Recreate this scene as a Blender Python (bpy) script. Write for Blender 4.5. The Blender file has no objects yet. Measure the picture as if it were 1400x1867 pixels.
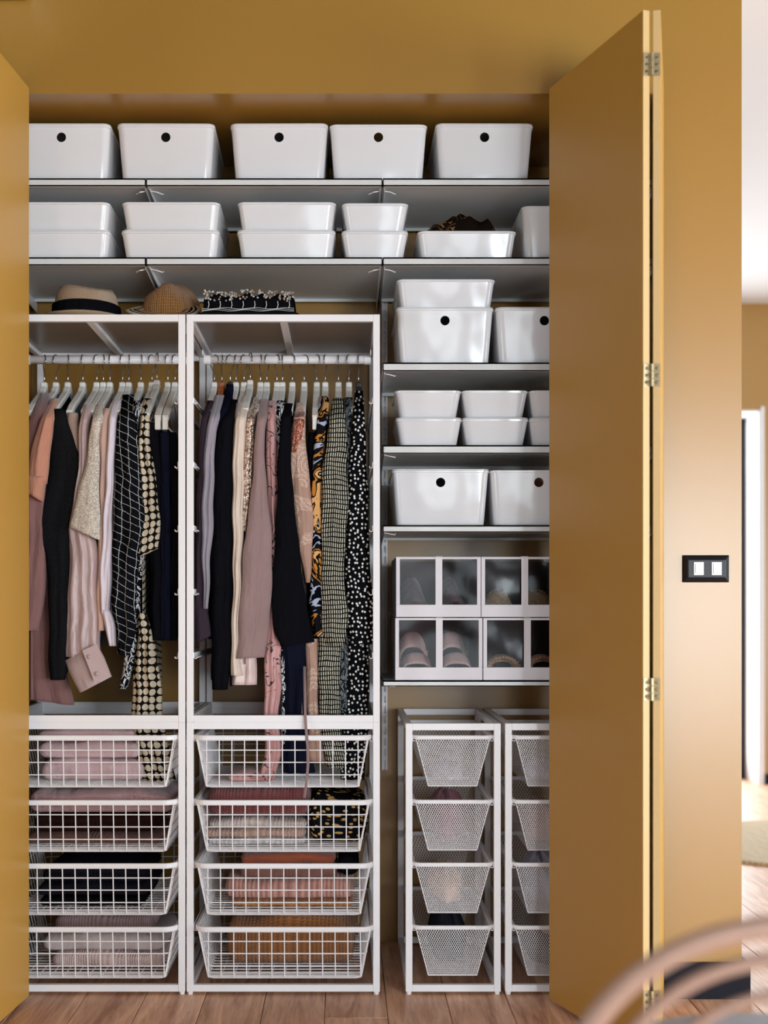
import bpy, bmesh, math, random
from math import sin, cos, pi
from mathutils import Vector, Matrix
random.seed(7)
C = bpy.context.scene.collection
F = 2387.0; VX = 627.0; VY = 1110.0; CZ = 1.0
def PX(px, Y): return (px - VX) * Y / F
def PZ(py, Y): return CZ - (py - VY) * Y / F
def P(px, py, Y): return (PX(px, Y), Y, PZ(py, Y))

# ------------------------------------------------------------ camera, world, lights, exposure
cam_d = bpy.data.cameras.new('camera'); cam = bpy.data.objects.new('camera', cam_d); C.objects.link(cam)
cam.location = (0, 0, CZ); cam.rotation_euler = (pi/2, 0, 0)
cam_d.sensor_fit = 'AUTO'; cam_d.sensor_width = 36.0; cam_d.lens = F/1867*36.0
cam_d.shift_x = (700-VX)/1867; cam_d.shift_y = (VY-933.5)/1867
cam_d.clip_start = 0.05
cam_d.dof.use_dof = True; cam_d.dof.focus_distance = 3.45; cam_d.dof.aperture_fstop = 2.1
bpy.context.scene.camera = cam
world = bpy.data.worlds.new('world'); bpy.context.scene.world = world; world.use_nodes = True
bg = world.node_tree.nodes['Background']; bg.inputs[0].default_value = (0.85, 0.93, 1.0, 1); bg.inputs[1].default_value = 0.6
def area(name, loc, target, sx, sy, power, col=(1, 1, 1)):
    d = bpy.data.lights.new(name, 'AREA'); d.shape = 'RECTANGLE'; d.size = sx; d.size_y = sy; d.energy = power; d.color = col
    o = bpy.data.objects.new(name, d); C.objects.link(o); o.location = loc
    o.rotation_euler = (Vector(target) - Vector(loc)).to_track_quat('-Z', 'Y').to_euler()
    return o
DAY = (0.83, 0.935, 1.0)
area('daylight_rear_window', (2.42, -2.52, 1.08), (2.42, 3, 1.08), 1.1, 1.65, 118, DAY)
area('daylight_rear_small_window', (.75, -2.52, 1.1), (.75, 3, 1.1), .9, 1.7, 20, DAY)
area('added_left_fill', (-2.75, .7, .95), (0, .71, .95), 1.3, 1.3, 22, DAY)  # made-up source on the left, added to brighten the right door's closet-side panel
area('daylight_corner_window', (3.93, -2.1, 1.0), (-1, -2.09, 1.0), .7, 1.5, 80, DAY)
area('daylight_side_window', (3.93, 1.4, 0.95), (-1, 1.41, 0.95), 2.6, 1.4, 105, DAY)
area('daylight_far_window', (3.93, 5.6, 1.3), (-1, 5.6, 1.3), 2.4, 2.0, 28, DAY)
area('daylight_far_door', (1.57, 7.68, 1.1), (1.57, 3, 1.1), 1.5, 2.0, 60, DAY)
vs = bpy.context.scene.view_settings
vs.view_transform = 'Standard'; vs.look = 'None'; vs.gamma = 1.0; vs.use_curve_mapping = False; vs.exposure = 0.47

# ------------------------------------------------------------ helpers
def tag(o, label=None, cat=None, group=None, kind=None):
    if label: o['label'] = label
    if cat: o['category'] = cat
    if group: o['group'] = group
    if kind: o['kind'] = kind
    return o
def empty(name, loc, label=None, cat=None, group=None, kind=None):
    o = bpy.data.objects.new(name, None); C.objects.link(o); o.location = loc; o.empty_display_size = .05
    return tag(o, label, cat, group, kind)
def wloc(o):
    v = Vector((0, 0, 0))
    while o: v += Vector(o.location); o = o.parent
    return v
class MB:
    def __init__(s): s.v = []; s.f = []; s.uv = []
    def quad_grid(s, pts, closed_u=False, closed_v=False, uv=None):   # pts[v][u]
        base = len(s.v); nv = len(pts); nu = len(pts[0])
        for r in pts: s.v += [tuple(p) for p in r]
        for j in range(nv if closed_v else nv-1):
            for i in range(nu if closed_u else nu-1):
                a = base + j*nu + i; b = base + j*nu + (i+1) % nu
                c = base + ((j+1) % nv)*nu + (i+1) % nu; d = base + ((j+1) % nv)*nu + i
                s.f.append((a, b, c, d))
                if uv is not None:
                    i2 = i+1; j2 = j+1
                    s.uv.append([uv(i, j), uv(i2, j), uv(i2, j2), uv(i, j2)])
                else: s.uv.append(None)
        return base
    def face(s, pts, uvs=None):
        b = len(s.v); s.v += [tuple(p) for p in pts]; s.f.append(tuple(range(b, b+len(pts)))); s.uv.append(uvs)
    def hexa(s, p):  # 8 pts: bottom ccw 0-3, top 4-7
        b = len(s.v); s.v += [tuple(q) for q in p]
        for f in ((3, 2, 1, 0), (4, 5, 6, 7), (0, 1, 5, 4), (1, 2, 6, 5), (2, 3, 7, 6), (3, 0, 4, 7)):
            s.f.append(tuple(b+i for i in f)); s.uv.append(None)
        return s
    def box(s, x0, x1, y0, y1, z0, z1):
        return s.hexa([(x0, y0, z0), (x1, y0, z0), (x1, y1, z0), (x0, y1, z0), (x0, y0, z1), (x1, y0, z1), (x1, y1, z1), (x0, y1, z1)])
    def tube(s, pts, r, n=6, closed=False, cap=True, flat=None):
        pts = [Vector(p) for p in pts]; m = len(pts); rings = []
        rr = r if isinstance(r, (list, tuple)) else [r]*m
        ref = Vector((0.31, 0.17, 0.93)).normalized(); prev = None
        for i in range(m):
            if closed: t = (pts[(i+1) % m] - pts[i-1]).normalized()
            else: t = (pts[min(i+1, m-1)] - pts[max(i-1, 0)]).normalized()
            if prev is None:
                if abs(t.dot(ref)) > .95: ref = Vector((1, 0, 0))
                a = t.cross(ref).normalized()
            else:
                a = (prev - t*prev.dot(t)).normalized()
            prev = a; b = t.cross(a)
            rings.append([tuple(pts[i] + (a*cos(2*pi*k/n) + b*sin(2*pi*k/n))*rr[i]) for k in range(n)])
        L = 0
        base = s.quad_grid(rings, closed_u=True, closed_v=closed, uv=lambda i, j: (i/n*.05, j*.02))
        if cap and not closed:
            s.f.append(tuple(base+k for k in range(n))[::-1]); s.uv.append(None)
            s.f.append(tuple(base+(m-1)*n+k for k in range(n))); s.uv.append(None)
        return s
    def sweep(s, pts, sec, up=(0, 0, 1), cap=True, closed=False):  # sec list of (side, up) offsets
        pts = [Vector(p) for p in pts]; m = len(pts); rings = []; up = Vector(up)
        for i in range(m):
            t = (pts[(i+1) % m] - pts[i-1]) if closed else (pts[min(i+1, m-1)] - pts[max(i-1, 0)])
            t.normalize(); sd = t.cross(up).normalized(); u = sd.cross(t).normalized()
            rings.append([tuple(pts[i] + sd*a + u*b) for a, b in sec])
        n = len(sec); base = s.quad_grid(rings, closed_u=True, closed_v=closed, uv=lambda i, j: (i*.01, j*.02))
        if cap and not closed:
            s.f.append(tuple(base+k for k in range(n))[::-1]); s.uv.append(None)
            s.f.append(tuple(base+(m-1)*n+k for k in range(n))); s.uv.append(None)
        return s
    def lathe(s, prof, cx=0, cy=0, cz=0, n=24, sx=1, sy=1, fn=None, cap0=True, cap1=True):
        rings = []
        for j, (r, z) in enumerate(prof):
            ring = []
            for i in range(n):
                a = 2*pi*i/n; k = fn(a, j) if fn else (1, 0)
                ring.append((cx + cos(a)*r*sx*k[0], cy + sin(a)*r*sy*k[0], cz + z + k[1]))
            rings.append(ring)
        R = max(p[0] for p in prof)
        base = s.quad_grid(rings, closed_u=True, uv=lambda i, j: (i/n*2*pi*R, sum(math.dist(prof[k], prof[k+1]) for k in range(j))))
        if cap0: s.f.append(tuple(base+k for k in range(n))[::-1]); s.uv.append(None)
        if cap1: s.f.append(tuple(base+(len(prof)-1)*n+k for k in range(n))); s.uv.append(None)
        return s
    def mesh(s, name, mat, org=(0, 0, 0), smooth=False):
        me = bpy.data.meshes.new(name); ox, oy, oz = org
        me.from_pydata([(x-ox, y-oy, z-oz) for x, y, z in s.v], [], s.f)
        if any(u is not None for u in s.uv):
            ul = me.uv_layers.new(name='UVMap'); k = 0
            for fi, f in enumerate(s.f):
                u = s.uv[fi]
                for c in range(len(f)):
                    ul.data[k].uv = u[c] if u is not None else (0, 0)
                    k += 1
        me.materials.append(mat)
        me.update()
        if smooth: me.shade_smooth()
        return me
def obj(name, mb, mat, parent=None, org=None, smooth=False, bevel=0, seg=2, subsurf=0, solid=0, auto=False):
    o = bpy.data.objects.new(name, None)
    if parent is not None: o = None; base = wloc(parent)
    else: base = Vector(org) if org else Vector((0, 0, 0))
    me = mb.mesh(name, mat, base, smooth)
    o = bpy.data.objects.new(name, me); C.objects.link(o)
    if parent is not None: o.parent = parent
    else: o.location = base
    if solid:
        m = o.modifiers.new('solid', 'SOLIDIFY'); m.thickness = solid; m.offset = 0
    if bevel:
        m = o.modifiers.new('bevel', 'BEVEL'); m.width = bevel; m.segments = seg; m.limit_method = 'ANGLE'; m.angle_limit = .6
    if subsurf:
        m = o.modifiers.new('sub', 'SUBSURF'); m.levels = subsurf; m.render_levels = subsurf
    return o
def kids(o): return [c for c in bpy.data.objects if c.parent == o]
def dup(root, loc=None, parent=None):
    r = root.copy(); C.objects.link(r); r.parent = parent
    if loc is not None: r.location = loc
    for c in kids(root): dup(c, None, r)
    return r

# ------------------------------------------------------------ materials
def newmat(name):
    m = bpy.data.materials.new(name); m.use_nodes = True; nt = m.node_tree
    return m, nt, nt.nodes['Principled BSDF']
def N(nt, t, **k):
    n = nt.nodes.new(t)
    for a, b in k.items():
        if a == 'ins':
            for i, v in b.items():
                if isinstance(v, bpy.types.NodeSocket): nt.links.new(v, n.inputs[i])
                else: n.inputs[i].default_value = v
        else: setattr(n, a, b)
    return n
def M(nt, op, a, b=0.0, c=None):
    ins = {0: a, 1: b}
    if c is not None: ins[2] = c
    return N(nt, 'ShaderNodeMath', operation=op, ins=ins).outputs[0]
def mix(nt, fac, a, b):
    n = N(nt, 'ShaderNodeMix', data_type='RGBA'); 
    for i, v in ((0, fac), (6, a), (7, b)):
        if isinstance(v, bpy.types.NodeSocket): nt.links.new(v, n.inputs[i])
        else: n.inputs[i].default_value = (*v, 1) if isinstance(v, tuple) and len(v) == 3 else v
    return n.outputs[2]
def coords(nt, kind='UV', scale=(1, 1, 1), rot=(0, 0, 0)):
    tc = N(nt, 'ShaderNodeTexCoord'); mp = N(nt, 'ShaderNodeMapping')
    nt.links.new(tc.outputs[kind], mp.inputs[0]); mp.inputs[3].default_value = scale; mp.inputs[2].default_value = rot
    return mp.outputs[0]
def noise(nt, vec, scale, detail=3, rough=.5):
    return N(nt, 'ShaderNodeTexNoise', ins={'Vector': vec, 'Scale': scale, 'Detail': detail, 'Roughness': rough})
WR = [False]
def bump(nt, b, h, strength=.3, dist=.002):
    n = N(nt, 'ShaderNodeBump', ins={'Height': h, 'Strength': strength, 'Distance': dist})
    if WR[0]:
        w_ = noise(nt, coords(nt, 'UV', (1, .3, 1)), 26, 3, .55); w2 = N(nt, 'ShaderNodeBump', ins={'Height': w_.outputs[0], 'Strength': .55, 'Distance': .022}); nt.links.new(w2.outputs[0], n.inputs['Normal'])
    nt.links.new(n.outputs[0], b.inputs['Normal'])
def srgb(r, g, b):
    return tuple(((c/255)/12.92 if c/255 <= .04045 else ((c/255+.055)/1.055)**2.4) for c in (r, g, b))
def setb(b, col=None, rough=None, metal=None, spec=None, sheen=None, coat=None):
    if col is not None: b.inputs['Base Color'].default_value = (*col, 1)
    if rough is not None: b.inputs['Roughness'].default_value = rough
    if metal is not None: b.inputs['Metallic'].default_value = metal
    if spec is not None: b.inputs['Specular IOR Level'].default_value = spec
    if sheen is not None: b.inputs['Sheen Weight'].default_value = sheen
    if coat is not None: b.inputs['Coat Weight'].default_value = coat
def simple(name, col, rough=.5, metal=0, spec=.5, nscale=0, nstr=.1, dist=.001, var=0):
    m, nt, b = newmat(name); setb(b, col, rough, metal, spec)
    v = coords(nt, 'Object')
    nz = noise(nt, v, nscale or 40, 3)
    if var:
        c = mix(nt, nz.outputs[0], tuple(x*(1-var) for x in col), tuple(min(1, x*(1+var)) for x in col)); nt.links.new(c, b.inputs['Base Color'])
    if nscale: bump(nt, b, nz.outputs[0], nstr, dist)
    return m
MAT = {}
GOLD = srgb(160, 117, 46)
MAT['gold'] = simple('gold_paint', GOLD, .32, spec=.75, nscale=350, nstr=.08, dist=.0006, var=.03)
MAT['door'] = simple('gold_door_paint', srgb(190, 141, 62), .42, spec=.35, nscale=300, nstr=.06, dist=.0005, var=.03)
MAT['dooredge'] = simple('door_edge_paint', srgb(205, 170, 115), .5, nscale=200, nstr=.1, var=.04)
MAT['ceil'] = simple('ceiling_white', (.74, .72, .72), .9, nscale=60, nstr=.05)
MAT['whitewall'] = simple('white_wall', (.72, .70, .68), .9, nscale=60, nstr=.05)
MAT['darkceil'] = simple('bounce_damping_ceiling', (.11, .10, .09), .9, nscale=60, nstr=.05)  # unseen near ceiling, made dark to cut bounce onto the lintel
MAT['greywall'] = simple('light_grey_wall', (.34, .34, .36), .9, nscale=60, nstr=.05)
MAT['metal'] = simple('white_powder_coat', (.88, .85, .86), .38, nscale=500, nstr=.05, dist=.0003)
MAT['shelf'] = simple('white_shelf', (.72, .72, .71), .35, nscale=300, nstr=.04, dist=.0003)
MAT['black'] = simple('black_plastic', (.006, .006, .009), .4, spec=.3, nscale=200, nstr=.05)
MAT['blackbase'] = simple('black_baseboard', (.006, .006, .011), .5, spec=.15, nscale=60, nstr=.05)
MAT['switch'] = simple('switch_white', (.75, .74, .72), .3)
MAT['chrome'] = simple('chrome', (.55, .54, .53), .18, metal=1)
MAT['hinge'] = simple('hinge_metal', srgb(190, 172, 135), .38, metal=.65)
MAT['screw'] = simple('screw_metal', srgb(120, 105, 80), .35, metal=.8)
MAT['hanger'] = simple('white_hanger_paint', (.76, .74, .70), .42, nscale=90, nstr=.04)
MAT['hangerwood'] = simple('orange_brown_wood', srgb(170, 95, 50), .5, nscale=90, nstr=.06, var=.15)
MAT['hangerblack'] = simple('black_hanger_paint', (.01, .01, .013), .4)
def mk_plastic():
    m, nt, b = newmat('glossy_white_plastic'); setb(b, (.78, .77, .785), .13, 0, .5)
    nz = noise(nt, coords(nt, 'Object'), 9, 1); bump(nt, b, nz.outputs[0], .35, .012); return m
MAT['plastic'] = mk_plastic()
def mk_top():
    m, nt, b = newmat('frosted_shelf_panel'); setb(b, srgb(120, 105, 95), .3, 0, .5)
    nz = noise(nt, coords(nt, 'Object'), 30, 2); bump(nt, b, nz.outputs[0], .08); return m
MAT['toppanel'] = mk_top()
def mk_film():
    m, nt, b = newmat('clear_plastic_film'); nt.nodes.remove(b)
    out = [n for n in nt.nodes if n.type == 'OUTPUT_MATERIAL'][0]
    nz = noise(nt, coords(nt, 'Object'), 14, 2)
    bp = N(nt, 'ShaderNodeBump', ins={'Height': nz.outputs[0], 'Strength': .25, 'Distance': .004})
    g = N(nt, 'ShaderNodeBsdfGlossy', ins={'Roughness': .12, 'Color': (1, 1, 1, 1)}); nt.links.new(bp.outputs[0], g.inputs['Normal'])
    t = N(nt, 'ShaderNodeBsdfTransparent', ins={'Color': (.93, .92, .95, 1)})
    fr = N(nt, 'ShaderNodeFresnel', ins={'IOR': 1.5})
    mx = N(nt, 'ShaderNodeMixShader', ins={0: M(nt, 'MULTIPLY', fr.outputs[0], .35), 1: t.outputs[0], 2: g.outputs[0]})
    nt.links.new(mx.outputs[0], out.inputs[0]); return m
MAT['film'] = mk_film()
def mk_glass():
    m, nt, b = newmat('window_glass'); nt.nodes.remove(b)
    out = [n for n in nt.nodes if n.type == 'OUTPUT_MATERIAL'][0]
    g = N(nt, 'ShaderNodeBsdfGlossy', ins={'Roughness': .02, 'Color': (1, 1, 1, 1)}); t = N(nt, 'ShaderNodeBsdfTransparent')
    mx = N(nt, 'ShaderNodeMixShader', ins={0: .06, 1: t.outputs[0], 2: g.outputs[0]}); nt.links.new(mx.outputs[0], out.inputs[0]); return m
MAT['glass'] = mk_glass()
def mk_floor():
    m, nt, b = newmat('oak_plank'); setb(b, None, .42, 0, .4)
    oi = N(nt, 'ShaderNodeObjectInfo'); v = coords(nt, 'Object', (14, 1.1, 14))
    off = N(nt, 'ShaderNodeVectorMath', operation='ADD', ins={0: v}); 
    cx = N(nt, 'ShaderNodeCombineXYZ', ins={0: M(nt, 'MULTIPLY', oi.outputs['Random'], 37.), 1: M(nt, 'MULTIPLY', oi.outputs['Random'], 91.)})
    nt.links.new(cx.outputs[0], off.inputs[1])
    n1 = N(nt, 'ShaderNodeTexNoise', ins={'Vector': off.outputs[0], 'Scale': 1.6, 'Detail': 6, 'Roughness': .6, 'Distortion': 1.2})
    n2 = noise(nt, off.outputs[0], 9, 4, .6)
    f = M(nt, 'ADD', M(nt, 'MULTIPLY', n1.outputs[0], .7), M(nt, 'MULTIPLY', n2.outputs[0], .3))
    r = N(nt, 'ShaderNodeValToRGB'); nt.links.new(f, r.inputs[0])
    e = r.color_ramp.elements; e[0].position = .36; e[0].color = (*srgb(170, 118, 88), 1); e[1].position = .64; e[1].color = (*srgb(240, 192, 158), 1)
    tint = M(nt, 'ADD', M(nt, 'MULTIPLY', oi.outputs['Random'], .25), .95)
    c = N(nt, 'ShaderNodeVectorMath', operation='SCALE', ins={0: r.outputs[0], 3: tint}); nt.links.new(c.outputs[0], b.inputs['Base Color'])
    bump(nt, b, n2.outputs[0], .12, .0008); return m
MAT['floor'] = mk_floor()
MAT['subfloor'] = simple('dark_joint', srgb(60, 38, 28), .8)
MAT['bentwood'] = simple('bentwood', srgb(170, 134, 116), .5, nscale=30, nstr=.05, var=.1)
MAT['cushion'] = simple('cushion_fabric', (.62, .60, .64), .9, nscale=300, nstr=.3)

# fabrics: coordinates are UV in metres
def fab(name, col, rough=.85, kind='plain', col2=None, k=1.0, sheen=.25, spec=.3):
    m, nt, b = newmat(name); dk = max(col) < .05; setb(b, tuple(x*.35 for x in col) if dk else col, 1.0 if dk and kind in ('plain', 'knit', 'zebra') else rough, 0, 0.0 if dk else spec, 0 if dk else sheen)
    uv = coords(nt, 'UV'); wv = noise(nt, uv, 900, 2)
    big = noise(nt, uv, 14, 3)
    if kind in ('plain', 'satin', 'fluffy'):
        c = mix(nt, big.outputs[0], tuple(x*.86 for x in col), tuple(min(1, x*1.14) for x in col)); nt.links.new(c, b.inputs['Base Color'])
        if kind == 'plain': bump(nt, b, wv.outputs[0], .25, .0008)
        if kind == 'satin': bump(nt, b, noise(nt, uv, 25, 2).outputs[0], .25, .006)
        if kind == 'fluffy': 
            bump(nt, b, noise(nt, uv, 260, 4, .75).outputs[0], .9, .004); b.inputs['Sheen Weight'].default_value = .6
        return m
    sep = N(nt, 'ShaderNodeSeparateXYZ', ins={0: uv}); U, V = sep.outputs[0], sep.outputs[1]
    if kind in ('knit', 'chunky', 'rib'):
        s = {'knit': 260, 'chunky': 120, 'rib': 150}[kind]*k
        zig = M(nt, 'ABSOLUTE', M(nt, 'SUBTRACT', M(nt, 'FRACT', M(nt, 'MULTIPLY', U, s)), .5))
        row = M(nt, 'SINE', M(nt, 'MULTIPLY', M(nt, 'ADD', M(nt, 'MULTIPLY', V, s*.8), M(nt, 'MULTIPLY', zig, 1.2)), 2*pi))
        colm = M(nt, 'MULTIPLY', zig, 2.2)
        h = M(nt, 'ADD', M(nt, 'MULTIPLY', row, .35 if kind != 'rib' else .08), colm)
        h = M(nt, 'ADD', h, M(nt, 'MULTIPLY', noise(nt, uv, 400, 3, .7).outputs[0], .8))
        c = mix(nt, M(nt, 'MULTIPLY', h, .5), tuple(x*(.45 if kind != 'rib' else .68) for x in col), tuple(min(1, x*1.3) for x in (col2 or col))); nt.links.new(c, b.inputs['Base Color'])
        bump(nt, b, h, .8, .0025 if kind != 'chunky' else .004); return m
    def line(coord, per, w):   # 1 on the line
        return M(nt, 'LESS_THAN', M(nt, 'FRACT', M(nt, 'MULTIPLY', coord, 1/per)), w)
    wob = M(nt, 'MULTIPLY', M(nt, 'SUBTRACT', big.outputs[0], .5), .02)
    if kind == 'grid':
        g = M(nt, 'MAXIMUM', line(M(nt, 'ADD', U, wob), .025, .05), line(M(nt, 'ADD', M(nt, 'ADD', V, wob), M(nt, 'MULTIPLY', U, .5)), .021, .06))
        g = M(nt, 'MULTIPLY', g, M(nt, 'GREATER_THAN', noise(nt, uv, 420, 1).outputs[0], .42)); c = mix(nt, g, col, col2)
    elif kind == 'dots':
        vo = N(nt, 'ShaderNodeTexVoronoi', voronoi_dimensions='2D', ins={'Vector': uv, 'Scale': k, 'Randomness': .72}); c = mix(nt, M(nt, 'LESS_THAN', vo.outputs['Distance'], .235), col, col2)
    elif kind == 'bigdots':
        uvn = N(nt, 'ShaderNodeCombineXYZ', ins={0: M(nt, 'ADD', U, wob), 1: V})
        vo = N(nt, 'ShaderNodeTexVoronoi', voronoi_dimensions='2D', ins={'Vector': uvn.outputs[0], 'Scale': k, 'Randomness': .12}); c = mix(nt, M(nt, 'LESS_THAN', vo.outputs['Distance'], .43), col, col2)
    elif kind == 'dashes':
        lu = M(nt, 'LESS_THAN', M(nt, 'FRACT', M(nt, 'MULTIPLY', M(nt, 'ADD', U, M(nt, 'MULTIPLY', wob, .5)), 1/.0068)), .50)
        rowi = M(nt, 'FRACT', M(nt, 'MULTIPLY', M(nt, 'ADD', V, wob), 1/.0125))
        g = M(nt, 'MULTIPLY', lu, M(nt, 'LESS_THAN', rowi, .76)); c = mix(nt, g, col, col2)
    elif kind == 'lines':   # drawn flowers: thin contour strokes
        n1 = N(nt, 'ShaderNodeTexNoise', ins={'Vector': uv, 'Scale': k, 'Detail': 1.5, 'Roughness': .5, 'Distortion': 1.0})
        l1 = M(nt, 'LESS_THAN', M(nt, 'ABSOLUTE', M(nt, 'SUBTRACT', M(nt, 'FRACT', M(nt, 'MULTIPLY', n1.outputs[0], 5.)), .5)), .075)
        mk = M(nt, 'GREATER_THAN', noise(nt, uv, k*.35, 1).outputs[0], .47); c = mix(nt, M(nt, 'MULTIPLY', l1, mk), col, col2)
    elif kind == 'embroid':
        vo = N(nt, 'ShaderNodeTexVoronoi', voronoi_dimensions='2D', feature='DISTANCE_TO_EDGE', ins={'Vector': uv, 'Scale': 150.}); l1 = M(nt, 'LESS_THAN', vo.outputs[0], .09)
        v2 = N(nt, 'ShaderNodeTexVoronoi', voronoi_dimensions='2D', ins={'Vector': uv, 'Scale': 17.}); ring = M(nt, 'LESS_THAN', M(nt, 'FRACT', M(nt, 'MULTIPLY', v2.outputs['Distance'], 5.)), .25)
        mk = M(nt, 'GREATER_THAN', noise(nt, uv, 12, 1).outputs[0], .47); c = mix(nt, M(nt, 'MULTIPLY', M(nt, 'MULTIPLY', M(nt, 'MAXIMUM', l1, ring), mk), .7), col, col2)
    elif kind == 'floral':
        vo = N(nt, 'ShaderNodeTexVoronoi', voronoi_dimensions='2D', feature='SMOOTH_F1', ins={'Vector': uv, 'Scale': 15., 'Smoothness': .3})
        n1 = N(nt, 'ShaderNodeTexNoise', ins={'Vector': uv, 'Scale': 9., 'Detail': 3., 'Distortion': 1.2})
        r = N(nt, 'ShaderNodeValToRGB'); nt.links.new(n1.outputs[0], r.inputs[0]); r.color_ramp.interpolation = 'CONSTANT'
        e = r.color_ramp.elements; e[0].color = (.004, .004, .008, 1); e[1].position = .52; e[1].color = (*srgb(190, 125, 55), 1)
        for p, cc in ((.55, (.01, .008, .006)), (.575, srgb(225, 170, 110)), (.62, (.01, .01, .01)), (.645, srgb(190, 195, 215)), (.72, srgb(200, 90, 70)), (.42, srgb(170, 175, 195)), (.46, (.008, .008, .01))):
            x = r.color_ramp.elements.new(p); x.color = (*cc, 1)
        c = r.outputs[0]
    elif kind == 'zebra':
        n1 = N(nt, 'ShaderNodeTexNoise', ins={'Vector': coords(nt, 'UV', (1, .5, 1)), 'Scale': 45., 'Detail': 2., 'Distortion': 1.5})
        c = mix(nt, M(nt, 'LESS_THAN', M(nt, 'FRACT', M(nt, 'MULTIPLY', n1.outputs[0], 6.)), .45), col, col2)
    elif kind in ('sequin', 'glitter'):
        vo = N(nt, 'ShaderNodeTexVoronoi', voronoi_dimensions='2D', ins={'Vector': uv, 'Scale': 230. if kind == 'sequin' else 600.})
        sp = N(nt, 'ShaderNodeSeparateColor', ins={0: vo.outputs['Color']})
        c = mix(nt, sp.outputs[0], tuple(x*.4 for x in col), col2 or tuple(min(1, x*1.7) for x in col))
        b.inputs['Metallic'].default_value = .55 if kind == 'sequin' else .12; b.inputs['Roughness'].default_value = .32
        bump(nt, b, M(nt, 'ADD', sp.outputs[1], M(nt, 'MULTIPLY', vo.outputs['Distance'], .5)), .7, .003)
        nt.links.new(c, b.inputs['Base Color']); return m
    elif kind == 'specks':
        vo = N(nt, 'ShaderNodeTexVoronoi', voronoi_dimensions='2D', ins={'Vector': uv, 'Scale': k}); c = mix(nt, M(nt, 'LESS_THAN', vo.outputs['Distance'], .22), col, col2)
    elif kind == 'stripe':
        c = mix(nt, line(M(nt, 'ADD', V, wob), .006, .35), col, col2)
    nt.links.new(c, b.inputs['Base Color']); bump(nt, b, wv.outputs[0], .2, .0006)
    return m
BL = (.006, .006, .008)
WR[0] = True
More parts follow.
